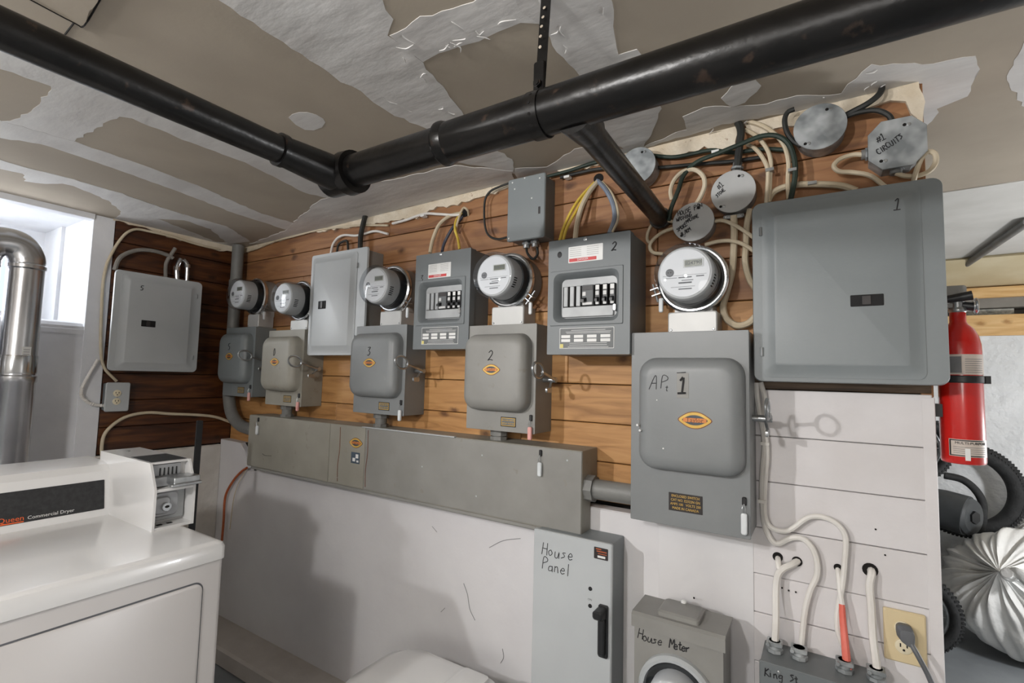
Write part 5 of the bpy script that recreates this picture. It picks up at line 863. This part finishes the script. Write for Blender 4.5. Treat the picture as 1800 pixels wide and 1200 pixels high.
for k in range(3): B('print_line', 'print_gray', st, lambda bm: loft(bm, lambda u, v, w: Vector((DCX + (DR + w) * math.cos(u), DCY + (DR + w) * math.sin(u), v)), [(.02, .34, 1.408 + k * .009, 1.4095 + k * .009, .0004, 0), (.02, .34, 1.408 + k * .009, 1.4095 + k * .009, .0004, .0018)], 1))
# white lidded hamper at the foot of the wall, only its lid in frame
t = thing('laundry_bin', (-1.02, 1.20, 0), 'white plastic bin with a rounded lid at the foot of the white wall', 'bin')
B('bin_body', 'dryer_white', t, lambda bm: loft(bm, TOPF, [(-1.18, -.79, 1.02, 1.28, .05, .001), (-1.21, -.77, 1.00, 1.285, .06, .40), ], 6))
B('bin_lid', 'dryer_white', t, lambda bm: loft(bm, TOPF, [(-1.24, -.76, .985, 1.285, .08, .402), (-1.24, -.76, .985, 1.285, .08, .425), (-1.22, -.77, 1.0, 1.28, .08, .450), (-1.17, -.79, 1.03, 1.27, .07, .470), (-1.06, -.83, 1.08, 1.25, .05, .478)], 7))
B('lid_flap', 'dryer_white', t, lambda bm: loft(bm, TOPF, [(-.93, -.835, 1.10, 1.25, .015, .470), (-.93, -.835, 1.10, 1.25, .015, .488), (-.92, -.845, 1.11, 1.24, .015, .492)], 4))

# ================================================================== right end: extinguisher and storage bay
EX, EY = .281, 1.545
t = thing('fire_extinguisher', (EX, EY, 1.195), 'red fire extinguisher strapped to the wall end beside the panel marked 1', 'fire extinguisher')
ER = .0405
B('cylinder', 'ext_red', t, lambda bm: vlathe(bm, EX, EY, [(ER - .004, 1.195), (ER - .001, 1.197), (ER, 1.202), (ER, 1.455), (ER - .001, 1.472), (ER - .005, 1.492), (ER - .012, 1.508), (ER - .022, 1.519), (.0155, 1.525), (.0150, 1.552)], 40))
B('neck_ring', 'zinc', t, lambda bm: vlathe(bm, EX, EY, [(.0155, 1.548), (.017, 1.551), (.017, 1.556), (.0155, 1.560)], 24))
B('valve', 'zinc', t, lambda bm: (rod(bm, (EX, EY, 1.556), (EX, EY, 1.582), .013, seg=16), box(bm, EX - .030, EX + .012, EY - .010, EY + .010, 1.572, 1.584)))
B('grip_lever', 'gray_warm', t, lambda bm: (slab(bm, lambda u, v, w: Vector((u, EY - .011 + w, v)), EX - .065, EX + .016, 1.588, 1.612, 0, .022, .006, .002), slab(bm, lambda u, v, w: Vector((u, EY - .009 + w, v)), EX - .060, EX + .010, 1.560, 1.570, 0, .018, .004)))
B('nozzle', 'black_plastic', t, lambda bm: (rod(bm, (EX - .03, EY - .012, 1.578), (EX + .024, EY - .018, 1.586), .008, .011), rod(bm, (EX + .005, EY, 1.566), (EX + .030, EY - .004, 1.560), .010)))
B('gauge', 'chrome', t, lambda bm: (ringz(bm, (EX + .032, EY - .006, 1.562), .016, .003, 'x', 28, 8), rod(bm, (EX + .026, EY - .006, 1.562), (EX + .032, EY - .006, 1.562), .015)))
def wrap(u, v, w): return Vector((EX + (ER + w) * math.sin(u), EY - (ER + w) * math.cos(u), v))
def wrapslab(bm, u0, u1, v0, v1, w, n=12):
    loops(bm, [[wrap(u0 + (u1 - u0) * i / n, v, ww) for v, ww in ((v0, -.0005), (v0, w), (v1, w), (v1, -.0005))] for i in range(n + 1)])
lb = B('instruction_label', 'ext_label', t, lambda bm: wrapslab(bm, -.9, 1.25, 1.400, 1.447, .0006))
for k in range(7): B('print_line', 'print_gray', lb, lambda bm: wrapslab(bm, .05, 1.0, 1.405 + k * .005, 1.4062 + k * .005, .0010))
B('print_column', 'print_gray', lb, lambda bm: wrapslab(bm, -.60, -.10, 1.404, 1.442, .0009))
B('strap_band', 'black_plastic', t, lambda bm: vlathe(bm, EX, EY, [(ER + .001, 1.381), (ER + .003, 1.383), (ER + .003, 1.396), (ER + .001, 1.398)], 40)); B('strap_buckle', 'black_plastic', t, lambda bm: box(bm, EX + ER + .001, EX + ER + .010, EY - .014, EY + .010, 1.380, 1.398))
for z_ in (1.30, 1.378): B('wall_bracket', 'black_plastic', t, lambda bm: box(bm, .2275, EX - ER + .004, EY - .018, EY + .018, z_, z_ + .03))
lb = B('purpose_label', 'ext_label', t, lambda bm: wrapslab(bm, -.80, 1.15, 1.213, 1.252, .0006))
n_ = B('purpose_border', 'black_plastic', lb, lambda bm: (wrapslab(bm, -.77, 1.1, 1.2485, 1.2508, .0009), wrapslab(bm, -.77, 1.1, 1.2142, 1.2165, .0009), wrapslab(bm, -.77, -.70, 1.2142, 1.2508, .0009)))
cu = printed(lb, 'MULTI-PURPOSE', lambda u, v, w: wrap(u / ER, v, w), ER * .22, 1.2435, .0010, .0082, 'ink', sx=1.0)
for k in range(4): B('print_line', 'print_gray', lb, lambda bm: wrapslab(bm, -.60, .95, 1.2205 + k * .0045, 1.2215 + k * .0045, .0010))
B('torn_tag', 'sticker_white', t, lambda bm: loft(bm, wrap, [(-.10, .12, 1.205, 1.232, .006, .0006), (-.10, .12, 1.205, 1.232, .006, .0018)], 3))

# bicycle parts, drum and bags in the storage bay
def wheel(parent, c, R, rt, ax, tilt=0.0, spokes=True, rim=True):
    w = B('tire', 'rubber', parent, lambda bm: ringz(bm, c, R - rt, rt, ax, 56, 12))
    def knob(bm):
        for i in range(64):
            for s in (-.55, 0, .55):
                a = 2 * math.pi * (i + (.5 if s == 0 else 0)) / 64; q = math.pi / 2 * s; rr_ = R - rt + (rt + .001) * math.cos(q); o = (rt + .001) * math.sin(q)
                v = Vector(c) + (Vector((rr_ * math.cos(a), o, rr_ * math.sin(a))) if ax == 'y' else Vector((o, rr_ * math.cos(a), rr_ * math.sin(a))))
                k = .0045; box(bm, v.x - k, v.x + k, v.y - k, v.y + k, v.z - k, v.z + k)
    B('tread', 'rubber', w, knob)
    if rim: B('rim', 'zinc', parent, lambda bm: ringz(bm, c, R - 2 * rt - .004, .008, ax, 48, 8))
    if spokes:
        for i in range(14):
            a = 2 * math.pi * i / 14; d = Vector((math.cos(a), 0, math.sin(a))) if ax == 'y' else Vector((0, math.cos(a), math.sin(a)))
            B('spoke', 'zinc', parent, lambda bm: rod(bm, Vector(c) + d * .015, Vector(c) + d * (R - 2 * rt), .0012, seg=5))
        B('hub', 'black_plastic', parent, lambda bm: rod(bm, Vector(c) - (Vector((0, .04, 0)) if ax == 'y' else Vector((.04, 0, 0))), Vector(c) + (Vector((0, .04, 0)) if ax == 'y' else Vector((.04, 0, 0))), .016))
t = thing('bicycle', (.38, 3.38, 0), 'small bicycle leaning in the storage bay, its knobbly front wheel on the floor', 'bicycle')
wheel(t, (.372, 3.33, .215), .212, .028, 'y')
B('reflector', 'reflector', t, lambda bm: slab(bm, lambda u, v, w: Vector((u, 3.322 - w, v)), .455, .490, .295, .345, 0, .008, .004))
wheel(t, (.40, 3.44, 1.045), .19, .024, 'y')
B('fork', 'black_plastic', t, lambda bm: (rod(bm, (.372, 3.31, .215), (.30, 3.33, .62), .012), rod(bm, (.372, 3.41, .215), (.30, 3.39, .62), .012)))
B('frame', 'black_plastic', t, lambda bm: (rod(bm, (.30, 3.36, .60), (.02, 3.40, .86), .016), rod(bm, (.30, 3.36, .52), (.10, 3.40, .40), .016), rod(bm, (.10, 3.40, .40), (.02, 3.40, .90), .015), rod(bm, (.02, 3.40, .88), (.40, 3.44, 1.045), .010)))
t = thing('spare_tire', (.715, 3.97, .48), 'large black knobbly tire hung on the white wall behind the bags', 'tire')
w_ = B('tire', 'rubber', t, lambda bm: ringz(bm, (.715, 3.97, .765), .234, .043, 'y', 64, 14))
def knob2(bm):
    for i in range(90):
        for s in (-.6, -.2, .2, .6):
            a = 2 * math.pi * (i + (.5 if s in (-.2, .6) else 0)) / 90; q = math.pi / 2 * s; r_ = .234 + .044 * math.cos(q); o = .044 * math.sin(q); k = .0055
            box(bm, .715 + r_ * math.cos(a) - k, .715 + r_ * math.cos(a) + k, 3.97 + o - k, 3.97 + o + k, .765 + r_ * math.sin(a) - k, .765 + r_ * math.sin(a) + k)
B('tread', 'rubber', w_, knob2)
B('hook', 'zinc', t, lambda bm: rod(bm, (.715, 3.93, .952), (.715, 4.099, .952), .008))
cable('thick black hose curving between the two upper wheels', [(0.605, 3.8, 0.858), (0.679, 3.8, 0.845), (0.731, 3.8, 0.801), (0.762, 3.8, 0.736), (0.764, 3.8, 0.658), (0.752, 3.8, 0.578)], .020, 'rubber', 'hose', name='hose', seg=12)
t = thing('motor_drum', (.60, 3.65, 0), 'dark gray plastic drum housing lying on its side above the white bag', 'machine')
dc = [(0.665, 3.6, 0.677)][0]
B('drum_body', 'drum_plastic', t, lambda bm: tube(bm, [(dc[0] - .42, 3.78, dc[2] + .02), (dc[0] - .08, 3.66, dc[2] + .012), (dc[0], 3.62, dc[2])], .106, 32, 1))
B('drum_cap', 'drum_plastic', t, lambda bm: tube(bm, [(dc[0] - .01, 3.626, dc[2]), (dc[0] + .012, 3.605, dc[2]), (dc[0] + .02, 3.599, dc[2])], lambda q: (.100, .096, .078)[min(int(q * 3), 2)], 32, 1))
B('cap_boss', 'black_plastic', t, lambda bm: tube(bm, [(dc[0] + .018, 3.602, dc[2]), (dc[0] + .030, 3.591, dc[2])], .034, 6, 1))
B('foot', 'drum_plastic', t, lambda bm: box(bm, dc[0] - .40, dc[0] - .12, 3.64, 3.80, .0, dc[2] - .06))
cable('yellow and black caution cord behind the dark drum', [(0.541, 3.74, 0.701), (0.579, 3.74, 0.73), (0.617, 3.74, 0.754)], .010, 'caution_yellow', 'cord', name='caution_cord')
def bag(name, label, c, rx, ry, rz, knot, folds=37, seed=3, ears=True):
    rnd = random.Random(seed); t = thing(name, (c[0], c[1], 0.0), label, 'garbage bag', 'white tied garbage bags'); c = Vector(c); k = Vector(knot)
    ax = (k - c).normalized(); s1 = ax.cross(Vector((0, 0, 1))).normalized(); s2 = ax.cross(s1); ph = [rnd.uniform(0, 6.28) for _ in range(6)]
    nu, nv = 180, 56; rings = []
    for j in range(nv + 1):
        th = math.pi * j / nv; ring = []
        for i in range(nu):
            a = 2 * math.pi * i / nu; d = ax * math.cos(th) + (s1 * math.cos(a) + s2 * math.sin(a)) * math.sin(th)
            p = Vector((d.x * rx, d.y * ry, d.z * rz))
            near = max(0.0, 1 - th / 1.7); amp = .034 * near ** .8 * min(1, th / .12) + .012
            f = amp * (.5 * math.sin(folds * a + ph[0] + 3.0 * math.sin(a + ph[5])) + .6 * math.sin((folds // 2 + 3) * a + ph[1] + 2 * math.sin(3 * a + th)) + .5 * math.sin((folds // 3) * a + ph[2] + 3 * th) + .35 * math.sin(11 * th + 4 * math.sin(5 * a)) * min(1, th)) + .035 * math.sin(3 * a + ph[3] + 2 * th) + .02 * math.sin(5 * a + 6 * th + ph[4])
            p = p * (1 + f)
            pull = math.exp(-(th / .16) ** 2); q = c + p; q = q + (k - q).project(ax) * pull * .9
            if th < .30: q = q.lerp(k + (q - k) * .45, (1 - th / .30) * .6)
            q.z = max(q.z, .004 + .002 * math.sin(9 * a)); ring.append(q)
        rings.append(ring)
    B('bag_body', 'bag_white', t, lambda bm: loops(bm, rings), ang=80)
    n = (k - c).normalized(); kn = B('knot', 'bag_white', t, lambda bm: (ringz(bm, k + n * .005, .020, .013, 'y', 20, 8), tube(bm, [k - n * .03, k, k + n * .03], .022, 10, 3)), ang=80)
    if ears:
        B('tied_end', 'bag_white', t, lambda bm: tube(bm, [k + n * .01, k + n * .035 + Vector((.03, 0, .01)), k + n * .05 + Vector((.075, -.01, -.02)), k + n * .05 + Vector((.11, -.02, -.05))], lambda q: .012 + .028 * q, 9, 4, flat=.35), ang=80)
    return t
bk = [(0.742, 3.27, 0.496)][0]
tb = bag('garbage_bag', 'large white garbage bag with gathered folds and a knot, on the storage floor', (.93, 3.56, .325), .41, .27, .325, (bk[0], bk[1], bk[2]))
bag('garbage_bag', 'second white garbage bag just showing above the larger bag', (1.17, 3.95, .34), .30, .09, .345, (1.22, 3.90, .72), seed=8, ears=False)
t = thing('conduit', [(0.766, 3.47, 2.124)][0], 'dark conduit running along the ceiling of the storage bay', 'conduit')
B('pipe', 'conduit_gray', t, lambda bm: rod(bm, Vector((.78, 2.95, 2.098)), Vector((.735, 4.1, 2.098)), .018))
B('newspaper_bundle', 'newsprint', None, lambda bm: slab(bm, lambda u, v, w: Vector((u, 4.285 - w, v)), .80, 1.02, 1.823, 1.866, 0, .12, .003), label='folded newspaper stuffed above the wooden sill', cat='newspaper')
